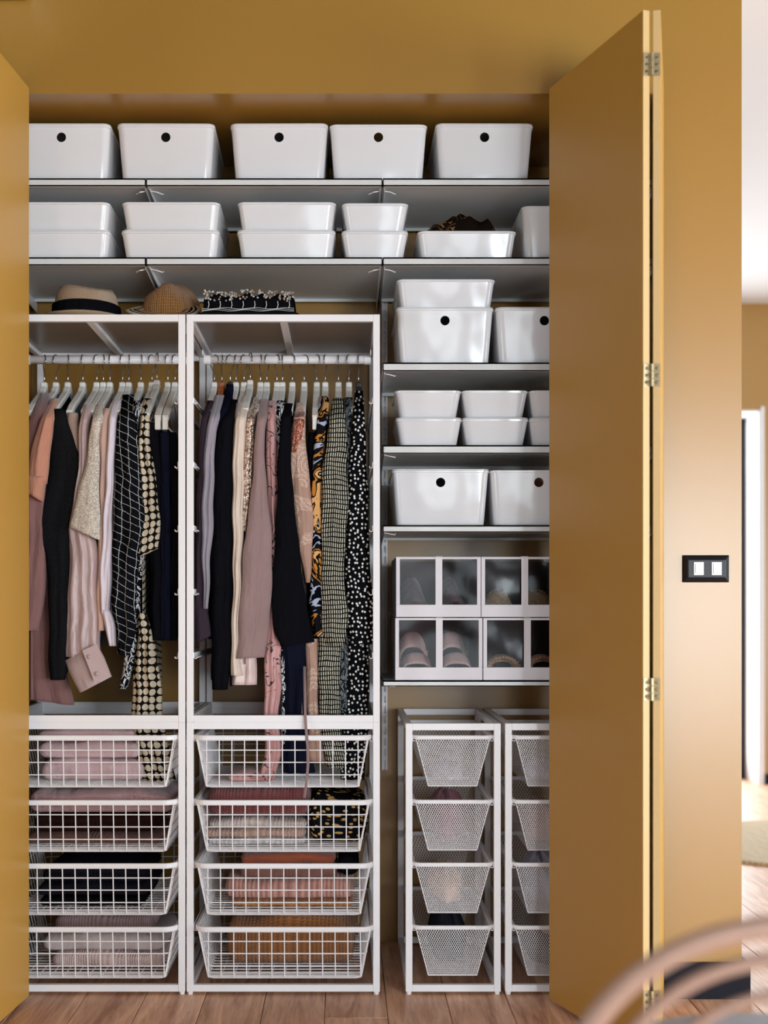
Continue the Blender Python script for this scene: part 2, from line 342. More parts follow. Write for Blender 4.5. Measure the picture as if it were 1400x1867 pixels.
FB = {
 'mauvebrown': fab('mauve_brown_cloth', srgb(128, 90, 86)), 'terracotta': fab('terracotta_cloth', srgb(186, 128, 104)),
 'black': fab('black_cloth', BL), 'blacktex': fab('black_textured_cloth', BL, kind='knit', col2=(.02, .02, .022)), 'navyblack': fab('navy_black_cloth', (.008, .009, .02)),
 'taupe': fab('taupe_cloth', srgb(160, 135, 122)), 'duskpink': fab('dusky_pink_satin', srgb(184, 158, 156), .42, 'satin', spec=.5),
 'mauve': fab('mauve_cloth', srgb(172, 146, 146)), 'gold': fab('gold_glitter_cloth', srgb(236, 214, 192), .4, 'glitter', srgb(255, 244, 230)),
 'rosebeige': fab('rose_beige_cloth', srgb(205, 168, 152)), 'lilac': fab('pale_lilac_cloth', srgb(212, 200, 208), .55, 'satin'),
 'grid': fab('black_windowpane_cloth', BL, kind='grid', col2=(.55, .56, .54)), 'bigdots': fab('black_beige_dot_cloth', (.008, .007, .006), kind='bigdots', col2=srgb(198, 184, 162), k=50),
 'zebra': fab('black_white_brush_cloth', BL, kind='zebra', col2=(.6, .6, .62)), 'plum': fab('dark_plum_cloth', srgb(58, 47, 56)),
 'greylilac': fab('grey_lilac_cloth', srgb(150, 142, 152)), 'cream': fab('cream_cloth', srgb(222, 202, 185), .6, 'satin'),
 'rosegold': fab('rose_gold_sequins', srgb(180, 135, 110), .3, 'sequin', srgb(250, 225, 205)), 'mauvedress': fab('plain_mauve_cloth', srgb(146, 120, 118)),
 'pinklines': fab('pink_flower_line_cloth', srgb(196, 142, 138), .5, 'lines', BL, 22, spec=.5), 'palepink': fab('pale_pink_satin', srgb(222, 196, 190), .4, 'satin', spec=.5),
 'tansheer': fab('tan_embroidered_cloth', srgb(172, 136, 118), .6, 'embroid', srgb(225, 195, 178)), 'floral': fab('colour_floral_cloth', BL, .5, 'floral'),
 'beads': fab('copper_beads', srgb(150, 92, 74), .3, 'sequin'),
 'dashes': fab('black_dash_cloth', (.007, .007, .006), kind='dashes', col2=srgb(192, 187, 170)), 'leaf': fab('grey_leaf_cloth', (.012, .013, .015), kind='zebra', col2=srgb(110, 115, 118)),
 'dots': fab('black_small_dot_cloth', BL, kind='dots', col2=(.75, .75, .70), k=78), 'slate': fab('slate_lining', srgb(70, 68, 84)),
 'fluffypink': fab('fluffy_pink_knit', srgb(236, 198, 202), kind='fluffy'), 'mauverib': fab('mauve_rib_knit', srgb(178, 142, 142), kind='stripe', col2=srgb(120, 88, 92)),
 'darkbrown': fab('dark_brown_knit', srgb(60, 36, 32), kind='knit'), 'rustbrown': fab('rust_brown_knit', srgb(125, 65, 42), kind='knit'),
 'darknavy': fab('dark_navy_cloth', srgb(40, 40, 50), kind='knit'), 'greymauve': fab('grey_mauve_chunky_knit', srgb(158, 128, 130), kind='chunky', k=1.1),
 'palerose': fab('pale_rose_knit', srgb(224, 196, 192), kind='rib'), 'palegrey': fab('pale_grey_pink_knit', srgb(220, 202, 198), kind='fluffy'),
 'maroon': fab('maroon_chunky_knit', srgb(140, 66, 66), kind='chunky', k=.9), 'creamknit': fab('cream_knit', srgb(232, 214, 204), kind='rib', k=.7),
 'tanknit': fab('tan_knit', srgb(205, 168, 150), kind='rib', k=.6), 'whiteknit': fab('white_knit', srgb(240, 232, 232), kind='rib', k=.5),
 'goldspecks': fab('black_gold_dot_cloth', BL, kind='specks', col2=srgb(190, 150, 90), k=42), 'rust': fab('rust_cloth', srgb(150, 78, 52)),
 'dustyrust': fab('dusty_rust_knit', srgb(172, 108, 90), kind='knit'), 'melange': fab('melange_rib_knit', srgb(168, 98, 84), kind='rib', col2=srgb(215, 165, 150), k=.5),
 'mustard': fab('mustard_knit', srgb(205, 132, 58), kind='rib', k=.4), 'ochreknit': fab('ochre_chunky_knit', srgb(165, 104, 50), kind='chunky', k=.75),
 'straw': fab('natural_straw', srgb(214, 178, 140), kind='knit', k=1.2), 'crochet': fab('brown_crochet_straw', srgb(182, 125, 62), kind='chunky', k=1.2),
 'creamcord': fab('cream_cord', srgb(228, 208, 180), kind='knit'), 'silversequin': fab('silver_sequins_on_black', (.05, .05, .055), .25, 'sequin', (.9, .85, .82)),
 'brocade': fab('black_gold_brocade', (.012, .008, .006), .4, 'lines', srgb(150, 105, 62), 26), 'lining': fab('reflection_tint_lining', srgb(82, 62, 62)), 'whitecloth': fab('white_fabric', srgb(232, 226, 230)),
 'greycloth': fab('grey_fabric', srgb(96, 92, 98)), 'darkcloth': fab('charcoal_fabric', srgb(48, 48, 56), .5, 'satin'), 'beigesuede': fab('beige_suede', srgb(205, 168, 158)),
 'goldglit': fab('gold_glitter_leather', srgb(190, 160, 120), .3, 'glitter'), 'goldleather': fab('gold_leather', srgb(175, 135, 100), .35, 'satin'),
 'wine': fab('wine_red_satin', srgb(95, 35, 32), .3, 'satin', spec=.6), 'softlilac': fab('soft_lilac_cloth', srgb(205, 190, 205)), 'softorange': fab('soft_peach_cloth', srgb(225, 185, 155)),
 'chambray': fab('pale_grey_cloth', srgb(185, 183, 198)), 'jute': fab('jute_weave', srgb(190, 160, 118), kind='rib', k=.35), 'plumpink': fab('plum_pink_cloth', srgb(150, 95, 105), .5, 'satin'),
}

# ------------------------------------------------------------ room shell
CEIL = 2.74; YW = 3.37; YB = 3.93; XL = -0.935; XR = 0.86; LINT = 2.326; WT = 0.10
OL, OR = -0.86, 0.815          # opening in the front wall
XE = PX(1352, YW)
def struct(name, mb, mat, **k): return tag(obj(name, mb, mat, **k), kind='structure')
w = MB(); w.box(-2.8, OL, YW, YW+WT, 0, CEIL); w.box(OL, OR, YW, YW+WT, LINT, CEIL); w.box(OR, XE, YW, YW+WT, 0, CEIL)
struct('wall_back', w, MAT['gold'])
w = MB(); w.box(XL-.1, XE, YB, YB+.1, 0, CEIL); struct('wall_closet_back', w, MAT['gold'])
w = MB(); w.box(XL-.1, XL, YW+WT, YB, 0, CEIL); struct('wall_closet_left', w, MAT['gold'])
w = MB(); w.box(XR, XE, YW+WT, YB, 0, CEIL); struct('wall_closet_right', w, MAT['gold'])
w = MB(); w.box(XL, XR, YW+WT, YB, LINT, LINT+.06); struct('ceiling_closet', w, MAT['gold'])
w = MB(); w.box(-2.9, 4.1, YW, 8.2, CEIL, CEIL+.1); struct('ceiling', w, MAT['ceil'])
w = MB(); w.box(-2.9, 4.1, -2.7, YW, CEIL, CEIL+.1); struct('ceiling_near', w, MAT['darkceil'])
def wall_x(name, x0, x1, y0, y1, holes, mat):   # wall in a YZ plane with window openings (ya, yb, za, zb)
    m = MB(); y = y0
    for ya, yb, za, zb in holes:
        m.box(x0, x1, y, ya, 0, CEIL); m.box(x0, x1, ya, yb, 0, za) if za > 0 else None; m.box(x0, x1, ya, yb, zb, CEIL); y = yb
    m.box(x0, x1, y, y1, 0, CEIL); return struct(name, m, mat)
wall_x('wall_right', 4.0, 4.1, -2.7, 8.2, [(-2.45, -1.75, .25, 2.15), (.1, 2.7, .25, 2.05), (4.4, 6.8, .25, 2.3)], MAT['greywall'])
wall_x('wall_left', -2.9, -2.8, -2.7, 8.2, [(0, 1.4, .25, 1.65)], MAT['greywall'])  # opening for the added left window
def wall_y(name, y0, y1, x0, x1, holes, mat):
    m = MB(); x = x0
    for xa, xb, za, zb in holes:
        m.box(x, xa, y0, y1, 0, CEIL); m.box(xa, xb, y0, y1, 0, za) if za > 0 else None; m.box(xa, xb, y0, y1, zb, CEIL); x = xb
    m.box(x, x1, y0, y1, 0, CEIL); return struct(name, m, mat)
wall_y('wall_front', -2.7, -2.6, -2.9, 4.1, [(.3, 1.2, .25, 1.95), (1.7, 3.1, .25, 2.05)], MAT['greywall'])
YF = 7.46; XJ = PX(1386, YF); ZJ = PZ(748, YF)
wall_y('wall_far', YF, YF+.3, -2.8, 4.1, [(XJ-1.6, XJ, 0, ZJ)], MAT['gold'])
def window(name, axis, c, a0, a1, z0, z1, mat, kind='structure'):
    root = empty(name, (0, 0, 0)); root['kind'] = 'structure'; t = .05; m = MB()
    def bx(p, q, r, s, d0=-.03, d1=.03):
        m2.box(c+d0, c+d1, p, q, r, s) if axis == 'x' else m2.box(p, q, c+d0, c+d1, r, s)
    m2 = MB(); bx(a0, a0+t, z0, z1); bx(a1-t, a1, z0, z1); bx(a0+t, a1-t, z0, z0+t); bx(a0+t, a1-t, z1-t, z1); mid = (a0+a1)/2
    bx(mid-.025, mid+.025, z0+t, z1-t); obj('window_frame', m2, mat, root)
    for p, q in ((a0+t, mid-.025), (mid+.025, a1-t)):
        m2 = MB(); bx(p, q, z0+t, z1-t, -.003, .003); obj('pane', m2, MAT['glass'], root)
    return root
window('added_window_6', 'x', -2.85, 0, 1.4, .25, 1.65, MAT['black'])  # unseen window added around the left fill light
window('window_1', 'x', 4.05, .1, 2.7, .25, 2.05, MAT['black'])
window('window_2', 'y', -2.65, 1.7, 3.1, .25, 2.05, MAT['black'])
window('window_5', 'y', -2.65, .3, 1.2, .25, 1.95, MAT['black'])
window('window_4', 'x', 4.05, -2.45, -1.75, .25, 2.15, MAT['black'])
window('window_3', 'x', 4.05, 4.4, 6.8, .25, 2.3, MAT['black'])
window('door_1', 'y', YF+.27, XJ-1.6, XJ, 0, ZJ, MAT['black'])
jm = MB(); jm.box(XJ-.012, XJ+.0, YF-.004, YF+.24, 0, ZJ); jm.box(XJ-1.6, XJ-.012, YF-.004, YF+.24, ZJ-.012, ZJ); jm.box(XJ, XJ+.02, YF-.012, YF, 0, ZJ+.02)
struct('trim_1', jm, MAT['ceil'])
b_ = MB(); b_.box(OR+.005, XE+.018, YW-.018, YW, 0, .092); b_.box(XE, XE+.018, YW, YB+.1, 0, .092); struct('baseboard_right', b_, MAT['blackbase'], bevel=.002)
b_ = MB(); b_.box(-2.8, OL-.01, YW-.018, YW, 0, .092); struct('baseboard_left', b_, MAT['blackbase'], bevel=.002)
b_ = MB(); b_.box(XJ+.02, 4.0, YF-.02, YF, 0, .06); struct('baseboard_far', b_, MAT['blackbase'], bevel=.002)
# floor: sub-floor plus planks
w = MB(); w.box(-2.9, 4.1, -2.7, 8.2, -.12, -.014); flo = struct('floor', w, MAT['subfloor'])
w = MB(); w.box(-2.8, 4.0, -2.6, 1.9, -.014, 0)
fo = obj('floor_strip', w, MAT['floor'], flo)
pw = .155
pm = MB(); pm.box(-pw/2+.0008, pw/2-.0008, -.899, .899, -.014, 0)
p0 = obj('plank', pm, MAT['floor'], flo, bevel=.0012, seg=1); first = True; cnt = 0
def plank_at(x, y, sy):
    global first
    o = p0 if first else p0.copy()
    if not first: C.objects.link(o); o.parent = flo
    first = False; o.location = (x, y, 0); o.scale = (1, sy, 1)
for i in range(-6, 24):
    x = .03 + i*pw
    if x > 3.9: break
    y = 1.9; ph = random.choice([.5, .9, 1.3, 1.8])
    L = ph
    while y < 8.15:
        L = min(L, 8.19-y)
        if not (-.95 < x < .95 and y > 3.95):
            plank_at(x, y+L/2, L/1.8-.0008); cnt += 1
        y += L; L = 1.8
# wall unit at the very top left
u = MB(); u.box(-1.65, PX(62, YW), 3.17, YW-.001, PZ(5, YW), PZ(5, YW)+.12)
tag(obj('air_conditioner', u, MAT['switch'], org=(-1.2, 3.3, PZ(5, YW)), bevel=.02, seg=4), 'white rounded wall unit cut off at the top left corner of the photo', 'air conditioner')

# light switch
sx, sz = PX(1286, YW), PZ(1037, YW)
sw = empty('switch_plate', (sx, YW, sz), 'black double light switch plate with two white rockers on the ochre wall', 'light switch')
hw, hh = .060, .035
m = MB(); m.box(sx-hw, sx+hw, YW-.004, YW, sz-hh, sz+hh)
m.hexa([(sx-hw, YW-.004, sz-hh), (sx-hw+.012, YW-.013, sz-hh+.012), (sx-hw+.012, YW-.013, sz+hh-.012), (sx-hw, YW-.004, sz+hh), (sx+hw, YW-.004, sz-hh), (sx+hw-.012, YW-.013, sz-hh+.012), (sx+hw-.012, YW-.013, sz+hh-.012), (sx+hw, YW-.004, sz+hh)])
obj('plate', m, MAT['black'], sw, bevel=.004, seg=3)
for cx in (1271, 1303.5):
    x = PX(cx, YW); m = MB()
    for a, b, c, d in ((-.0125, -.0095, -.0165, .0165), (.0095, .0125, -.0165, .0165), (-.0095, .0095, -.0165, -.0125), (-.0095, .0095, .0125, .0165)): m.box(x+a, x+b, YW-.0155, YW-.012, sz+c, sz+d)
    fr = obj('rocker_frame', m, MAT['switch'], sw)
    m = MB(); m.box(x-.0092, x+.0092, YW-.0175, YW-.012, sz-.0120, sz+.0120); obj('rocker', m, MAT['switch'], fr, bevel=.001)

# ------------------------------------------------------------ folding doors
def slab(mb, p, q, th, z0, z1, side):   # vertical panel from p to q (xy), thickness to the given side
    p, q = Vector(p), Vector(q); d = (q-p).normalized(); n = Vector((-d.y, d.x))*side*th
    a, b, c, e = p, q, q+n, p+n
    mb.hexa([(a.x, a.y, z0), (b.x, b.y, z0), (c.x, c.y, z0), (e.x, e.y, z0), (a.x, a.y, z1), (b.x, b.y, z1), (c.x, c.y, z1), (e.x, e.y, z1)])
ZD = 2.318; Z0D = .012
Ap, Aq = (.5197, 3.317), (.6576, 2.882)
Bp, Bq = (.6970, 2.882), (.8100, 3.315)
rd = empty('folding_door', (.66, 3.1, 0), 'ochre folding door at the right of the closet, its two panels folded together', 'door')
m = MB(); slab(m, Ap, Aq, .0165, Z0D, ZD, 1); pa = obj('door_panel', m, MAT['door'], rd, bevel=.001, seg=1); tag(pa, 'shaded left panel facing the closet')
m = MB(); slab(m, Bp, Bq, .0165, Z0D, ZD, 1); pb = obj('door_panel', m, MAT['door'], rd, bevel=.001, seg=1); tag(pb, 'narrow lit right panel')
dA = (Vector(Aq)-Vector(Ap)).normalized(); nA = Vector((-dA.y, dA.x)); dB = (Vector(Bq)-Vector(Bp)).normalized(); nB = Vector((-dB.y, dB.x))
m = MB(); slab(m, tuple(Vector(Aq)+nA*.0005), tuple(Vector(Aq)+dA*.0012+nA*.0005), .0155, Z0D, ZD, 1); obj('edge_band', m, MAT['dooredge'], rd)
m = MB(); slab(m, tuple(Vector(Bp)-dB*.0012+nB*.0005), tuple(Vector(Bp)+nB*.0005), .0155, Z0D, ZD, 1); obj('edge_band', m, MAT['dooredge'], rd)
for yc in (117, 684, 1257, 1827):
    zc = PZ(yc, 2.88); m = MB(); hh = .025
    a = Vector(Aq)+dA*.0015; b = a+nA*.0165
    m.hexa([(a.x+.001, a.y, zc-hh), (b.x, b.y, zc-hh), (b.x, b.y+.001, zc-hh), (a.x+.001, a.y+.001, zc-hh), (a.x+.001, a.y-.002, zc+hh), (b.x, b.y-.002, zc+hh), (b.x, b.y, zc+hh), (a.x+.001, a.y, zc+hh)])
    c = Vector(Bp)-dB*.0015+nB*.0165; d = Vector(Bp)-dB*.0015
    m.hexa([(c.x, c.y, zc-hh), (d.x-.001, d.y, zc-hh), (d.x-.001, d.y+.001, zc-hh), (c.x, c.y+.001, zc-hh), (c.x, c.y-.002, zc+hh), (d.x-.001, d.y-.002, zc+hh), (d.x-.001, d.y, zc+hh), (c.x, c.y, zc+hh)])
    hg = obj('hinge', m, MAT['hinge'], rd)
    m = MB(); mx_ = (b.x+c.x)/2
    for k in range(3): m.tube([(mx_, 2.879, zc-hh+.0005+k*.0168), (mx_, 2.879, zc-hh+.016+k*.0168)], .0036, 10)
    obj('knuckle', m, MAT['hinge'], hg, smooth=False)
    for k in (-1, 0, 1):
        for s_, pp in ((0, (a+b)/2), (1, (c+d)/2)):
            m = MB(); m.lathe([(.0034, 0), (.0034, .0008), (.0022, .0014), (.0012, .0008)], n=10); 
            m.v = [(x + pp.x, pp.y-.0018-z, zc+k*.0155+y) for x, y, z in m.v]; obj('screw', m, MAT['screw'], hg)
ld = empty('folding_door', (-.81, 3.2, 0), 'ochre folding door leaf standing open at the left edge', 'door')
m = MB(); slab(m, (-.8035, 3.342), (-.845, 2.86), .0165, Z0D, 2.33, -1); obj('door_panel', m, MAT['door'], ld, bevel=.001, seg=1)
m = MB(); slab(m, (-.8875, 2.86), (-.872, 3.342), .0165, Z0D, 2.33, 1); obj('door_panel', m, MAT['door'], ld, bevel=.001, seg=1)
for zc in (2.2, 1.5, .8, .14):
    m = MB(); m.tube([(-.866, 2.857, zc-.025), (-.866, 2.857, zc+.025)], .004, 10); m.box(-.885, -.848, 2.856, 2.8595, zc-.025, zc+.025); obj('hinge', m, MAT['hinge'], ld)

# ------------------------------------------------------------ wall shelving
YS = 3.48
rails = {'left': PX(266, YS)+.0, 'mid': .1225}
XA = PX(266, YS); XM = PX(697.5, YS)
shelfpx = [(325, 339, -.925, XA, 'left section of the top shelf'), ]
def shelf(x0, x1, ytop, thick, label, group, left_br=True):
    zt = PZ(ytop, YS); th = thick*YS/F
    r = empty('wall_shelf', ((x0+x1)/2, YB-.02, zt), label, 'shelf', group)
    m = MB(); m.box(x0, x1, YS, YS+.004, zt-th, zt); m.box(x0, x1, YS, YB-.03, zt-.004, zt); m.box(x0, x1, YB-.034, YB-.03, zt-th, zt); m.box(x0, x1, YS, YS+.016, zt-th, zt-th+.002)
    m.box(x0, x0+.002, YS, YB-.03, zt-th, zt); m.box(x1-.002, x1, YS, YB-.03, zt-th, zt); m.box(x0+.002, x1-.002, YS+.004, YB-.034, zt-.012, zt-.0045)
    obj('shelf_board', m, MAT['shelf'], r)
    for x, s in ((x0, 1), (x1, -1)):
        m = MB(); a = x+s*.004; b = x+s*.0055; lo, hi = min(a, b), max(a, b)
        m.hexa([(lo, YS+.03, zt-th-.002), (hi, YS+.03, zt-th-.002), (hi, YB-.004, zt-th-.028), (lo, YB-.004, zt-th-.028), (lo, YS+.03, zt-.013), (hi, YS+.03, zt-.013), (hi, YB-.004, zt-.013), (lo, YB-.004, zt-.013)])
        m.tube([(x+s*.006, YS+.05, zt-th+.001), (x+s*.022, YS+.045, zt-th-.003), (x+s*.034, YS+.06, zt-th-.004), (x+s*.036, YS+.075, zt-th+.001)], .0016, 6)
        obj('bracket', m, MAT['metal'], r)
    return zt
G1, G2 = 'long upper wall shelves', 'right hand wall shelves'
zt1 = shelf(-.925, XA-.001, 325, 13.5, 'white metal shelf, top row, left section beside the left door', G1)
shelf(XA+.001, XM-.001, 325, 13.5, 'white metal shelf, top row, middle section under three lidless tall bins', G1)
shelf(XM+.001, XR-.02, 325, 13.5, 'white metal shelf, top row, right section behind the folded door', G1)
zt2 = shelf(-.925, XA-.001, 469, 14, 'white metal shelf, second row, left section above the straw hat', G1)
shelf(XA+.001, XM-.001, 469, 14, 'white metal shelf, second row, middle section over hats and sequined bag', G1)
shelf(XM+.001, XR-.02, 469, 14, 'white metal shelf, second row, right section holding the box with the dark scarf', G1)
R = [shelf(XM+.001, XR-.02, y, t, l, G2) for y, t, l in ((661, 15, 'white metal shelf in right column under the tall bins with round holes'), (811.5, 15, 'white metal shelf in right column under the small stacked boxes'), (957.5, 12.5, 'white metal shelf in right column just above the shoe boxes'), (1240.5, 10.5, 'white metal shelf in right column carrying the four shoe boxes'))]
for nm, xc, lab in (('left', XA, 'white slotted wall rail behind the left shelf joint'), ('mid', .1215, 'white slotted wall rail between the clothes frame and the right shelves')):
    zb = PZ(1405, 3.9) if nm == 'mid' else 2.0
    m = MB()
    m.box(xc-.0085, xc-.0035, YB-.016, YB-.002, zb, 2.30); m.box(xc+.0035, xc+.0085, YB-.016, YB-.002, zb, 2.30); m.box(xc-.0085, xc+.0085, YB-.003, YB-.0005, zb, 2.30)
    z = zb+.03
    while z < 2.28: m.box(xc-.0035, xc+.0035, YB-.014, YB-.004, z, z+.012); z += .032
    tag(obj('wall_rail', m, MAT['metal'], org=(xc, YB, zb)), lab, 'rail', 'shelf wall rails')

# ------------------------------------------------------------ plastic bins
def rrect(hx, hy, r, n=5):
    pts = []
    for cx, cy, a0 in ((hx-r, hy-r, 0), (-hx+r, hy-r, pi/2), (-hx+r, -hy+r, pi), (hx-r, -hy+r, 1.5*pi)):
        for k in range(n+1): a = a0 + pi/2*k/n; pts.append((cx+r*cos(a), cy+r*sin(a)))
    return pts
def bin_mesh(name, w, d, h, hole, tin=.0100, fin=.0140):
    m = MB(); rings = []; T = .0028
    lv = [(0, 1, -.004, 0), (.003, 1, -.0008, 0), (.007, 1, 0, 0), (h*.5, .5, 0, 0), (h-.007, .0, 0, 0), (h-.0065, 0, .0022, 0), (h-.0012, 0, .0026, 0), (h, 0, .0015, 0)]
    inn = [(h, 0, -.0015, 0), (h-.002, 0, -T, 0), (h*.5, .5, -T, 0), (.004, 1, -T, 0)]
    for z, k, off, _ in lv+inn:
        rings.append([(x, y, z) for x, y in rrect(w/2-tin*k+off, d/2-fin*k+off, .020)])
    base = m.quad_grid(rings, closed_u=True); n = len(rings[0])
    m.f.append(tuple(base+i for i in range(n))[::-1]); m.uv.append(None); m.f.append(tuple(base+(len(rings)-1)*n+i for i in range(n))); m.uv.append(None)
    me = m.mesh(name, MAT['plastic'])
    if hole:
        o = bpy.data.objects.new('tmp', me); C.objects.link(o)
        c = MB(); c.lathe([(.0125, -d/2-.05), (.0125, -d/2+.05)], n=28); c.v = [(x, z, y+hole) for x, y, z in c.v]; c.f = [f[::-1] for f in c.f]
        co = bpy.data.objects.new('cut', c.mesh('cut', MAT['plastic'])); C.objects.link(co)
        md = o.modifiers.new('b', 'BOOLEAN'); md.operation = 'DIFFERENCE'; md.object = co; md.solver = 'EXACT'
        dg = bpy.context.evaluated_depsgraph_get(); nm = bpy.data.meshes.new_from_object(o.evaluated_get(dg)); nm.name = name
        bpy.data.objects.remove(o); bpy.data.objects.remove(co); me = nm
    for p in me.polygons: p.use_smooth = True
    try: me.set_sharp_from_angle(angle=math.radians(35))
    except Exception: pass
    return me
TALL = bin_mesh('tall_bin', .2570, .345, .1475, .115)
WIDEHALF = bin_mesh('low_wide_bin', .2585, .345, .0735, 0, tin=.008)
SMALL = bin_mesh('small_bin', .1730, .250, .0720, 0, tin=.010)
PALL = bin_mesh('plain_bin', .2570, .345, .140, 0)
def lid_mesh(w, d):
    m = MB(); rings = [[(x, y, z) for x, y in rrect(w/2+o, d/2+o, .019)] for z, o in ((0, -.0005), (.0004, .0018), (.0022, .0018), (.003, 0))]
    base = m.quad_grid(rings, closed_u=True); n = len(rings[0]); m.f.append(tuple(base+i for i in range(n))[::-1]); m.uv.append(None); m.f.append(tuple(base+3*n+i for i in range(n))); m.uv.append(None)
    return m.mesh('lid', MAT['plastic'])
LIDW, LIDS, LID_SHADE = lid_mesh(.2585, .345), lid_mesh(.1730, .25), lid_mesh(.257, .345)  # tall-bin lids are added, unseen, to keep the hole interiors dark
def place_bin(me, px, z, label, group, Y=YS+.012, cat='storage box', lid=None, rz=0, name='storage_bin'):
    d = max(v.co.y for v in me.vertices); x = PX(px, Y)
    o = bpy.data.objects.new(name, me); C.objects.link(o); o.location = (x, Y+d, z); o.rotation_euler.z = rz; tag(o, label, cat, group)
    if lid:
        l = bpy.data.objects.new('lid', lid); C.objects.link(l); l.parent = o; l.location = (0, 0, max(v.co.z for v in me.vertices)+.0001)
    return o
for px, l, rz in ((111, 'tall white bin with round hole, farthest left on the top shelf, cut by the door', 0), (300.5, 'tall white bin with round hole, second from left on the top shelf', .01), (509.5, 'tall white bin with round hole, middle of the five on the top shelf', -.008), (690, 'tall white bin on the top shelf with something pale showing through its hole', 0), (883, 'tall white bin with round hole, alone at the right of the top shelf', .006)):
    place_bin(TALL, px, zt1+.0003, l, 'tall bins on the top shelf', rz=rz, lid=LID_SHADE if px != 690 else None)  # added lids block light from above
gl = 'low lidded boxes stacked on the second shelf'
stackx = []
for px, px2, l in ((109, 109, 'at the far left of the second shelf beside the door'), (310.5, 309.5, 'second stack from the left on the second shelf'), (522.5, 521.5, 'third stack from the left on the second shelf')):
    place_bin(WIDEHALF, px2, zt2+.0003, 'lower wide low white box, '+l, gl, lid=LIDW)
    place_bin(WIDEHALF, px, zt2+.0003+.0768, 'upper wide low white box, '+l, gl)
place_bin(SMALL, 683.5, zt2+.0003, 'lower narrow white box of the stack over the shelf joint', gl, lid=LIDS); place_bin(SMALL, 684, zt2+.0003+.0753, 'upper narrow white box of the stack over the shelf joint', gl)
sc_box = place_bin(WIDEHALF, 852, zt2+.0003, 'single low white box with a dark patterned scarf spilling over it', gl)
place_bin(PALL, 1041, zt2+.0003, 'taller plain white box at right end of the second shelf, cut by the door', None)
place_bin(TALL, 811.5, R[0]+.0003, 'tall white bin with round hole under a low box in right column', 'tall bins in the right column')
lidt = lid_mesh(.257, .345)
o = C.objects[-1] if False else None
b3 = [o for o in C.objects if o.get('label', '').startswith('tall white bin with round hole under a low')][0]
l_ = bpy.data.objects.new('lid', lidt); C.objects.link(l_); l_.parent = b3; l_.location = (0, 0, .1476)
place_bin(WIDEHALF, 813.5, R[0]+.1512, 'low white box resting on a tall bin in the right column', None)
place_bin(TALL, 993, R[0]+.0003, 'tall white bin with hole at the door edge, right column upper shelf', 'tall bins in the right column', lid=LID_SHADE)
gs = 'small boxes stacked two high'
for px, px2, l in ((781, 782, 'left stack of the small boxes shelf'), (903, 904, 'middle stack of the small boxes shelf'), (1026, 1026, 'stack cut by the folded door on the small boxes shelf')):
    place_bin(SMALL, px2, R[1]+.0003, 'lower small white box, '+l, gs, lid=LIDS); place_bin(SMALL, px, R[1]+.0756, 'upper small white box, '+l, gs)
place_bin(TALL, 803.5, R[2]+.0003, 'tall white bin with dark round hole above the shoe boxes, left one', 'tall bins in the right column', lid=LID_SHADE)
place_bin(TALL, 984, R[2]+.0003, 'tall white bin above the shoe boxes with something colourful behind its hole', 'tall bins in the right column', rz=-.01)

# ------------------------------------------------------------ shoe boxes
def shoebox(px0, px1, z, h, label, seed):
    Y = YS+.004; x0, x1 = PX(px0, Y), PX(px1, Y); y1 = Y+.335; t = .012; zb = z; zt = z+h; rnd = random.Random(seed)
    r = empty('shoe_box', ((x0+x1)/2, Y, z), label, 'shoe box', 'clear fronted fabric shoe boxes')
    m = MB(); bh = h*.205
    # front frame
    m.box(x0, x1, Y, Y+.003, zb, zb+bh); m.box(x0, x0+.010, Y, Y+.003, zb+bh, zt-.004); m.box(x1-.010, x1, Y, Y+.003, zb+bh, zt-.004); m.box(x0, x1, Y, Y+.003, zt-.006, zt)
    # floor, back, top border
    m.box(x0, x1, Y+.003, y1, zb, zb+.003)
    m.box(x0+.003, x0+.012, Y+.003, y1-.003, zt-.003, zt); m.box(x1-.012, x1-.003, Y+.003, y1-.003, zt-.003, zt)
    obj('box_body', m, FB['whitecloth'], r, bevel=.0012, seg=2)
    m = MB(); m.box(x0, x0+.003, Y+.003, y1-.003, zb+.003, zt-.0005); m.box(x1-.003, x1, Y+.003, y1-.003, zb+.003, zt-.0005); o = obj('side_panel', m, FB['greycloth'], r); tag(o, 'grey fabric sides')
    m = MB(); m.box(x0+.003, x1-.003, y1-.003, y1, zb+.003, zt); m.box(x0+.004, x1-.004, Y+.006, y1-.004, zb+.003, zb+.004); tag(obj('lining', m, FB['lining'], r), 'dark lining with the reflected wine tint in its colour')  # wine-ish reflection and inner darkness put into the back and floor colour
    m = MB(); xm = (x0+x1)/2+.001; m.box(xm-.009, xm+.009, Y-.0022, Y-.0004, zb+bh*.95, zt+.001); m.box(xm-.009, xm+.009, Y-.0022, Y+.12, zt+.0002, zt+.0016); obj('strap', m, FB['whitecloth'], r)
    # slightly bowed clear film
    m = MB(); nx, nz = 12, 10; g = []
    for j in range(nz+1):
        row = []
        for i in range(nx+1):
            a, b = i/nx, j/nz; row.append((x0+.010+(x1-x0-.020)*a, Y+.0035+.004*sin(pi*a)*sin(pi*b)+.0012*sin(7*a+seed)*sin(5*b), zb+bh+(zt-.006-zb-bh)*b))
        g.append(row)
    m.quad_grid(g, uv=lambda i, j: (i*.01, j*.01)); obj('clear_window', m, MAT['film'], r, smooth=True)
    m = MB(); m.box(x0+.012, x1-.012, Y+.006, y1-.004, zt-.002, zt-.0012); tag(obj('lid', m, MAT['film'], r), 'clear top')
    return x0, x1, Y, zb+.003
zs = R[3]+.0004
A1 = shoebox(720.5, 879.5, zs, .1655, 'shoe box, bottom left of the four, showing beige slide sandals', 1)
A2 = shoebox(722, 876.5, zs+.1680, .160, 'shoe box, top left of the four, holding dark wine pumps', 2)
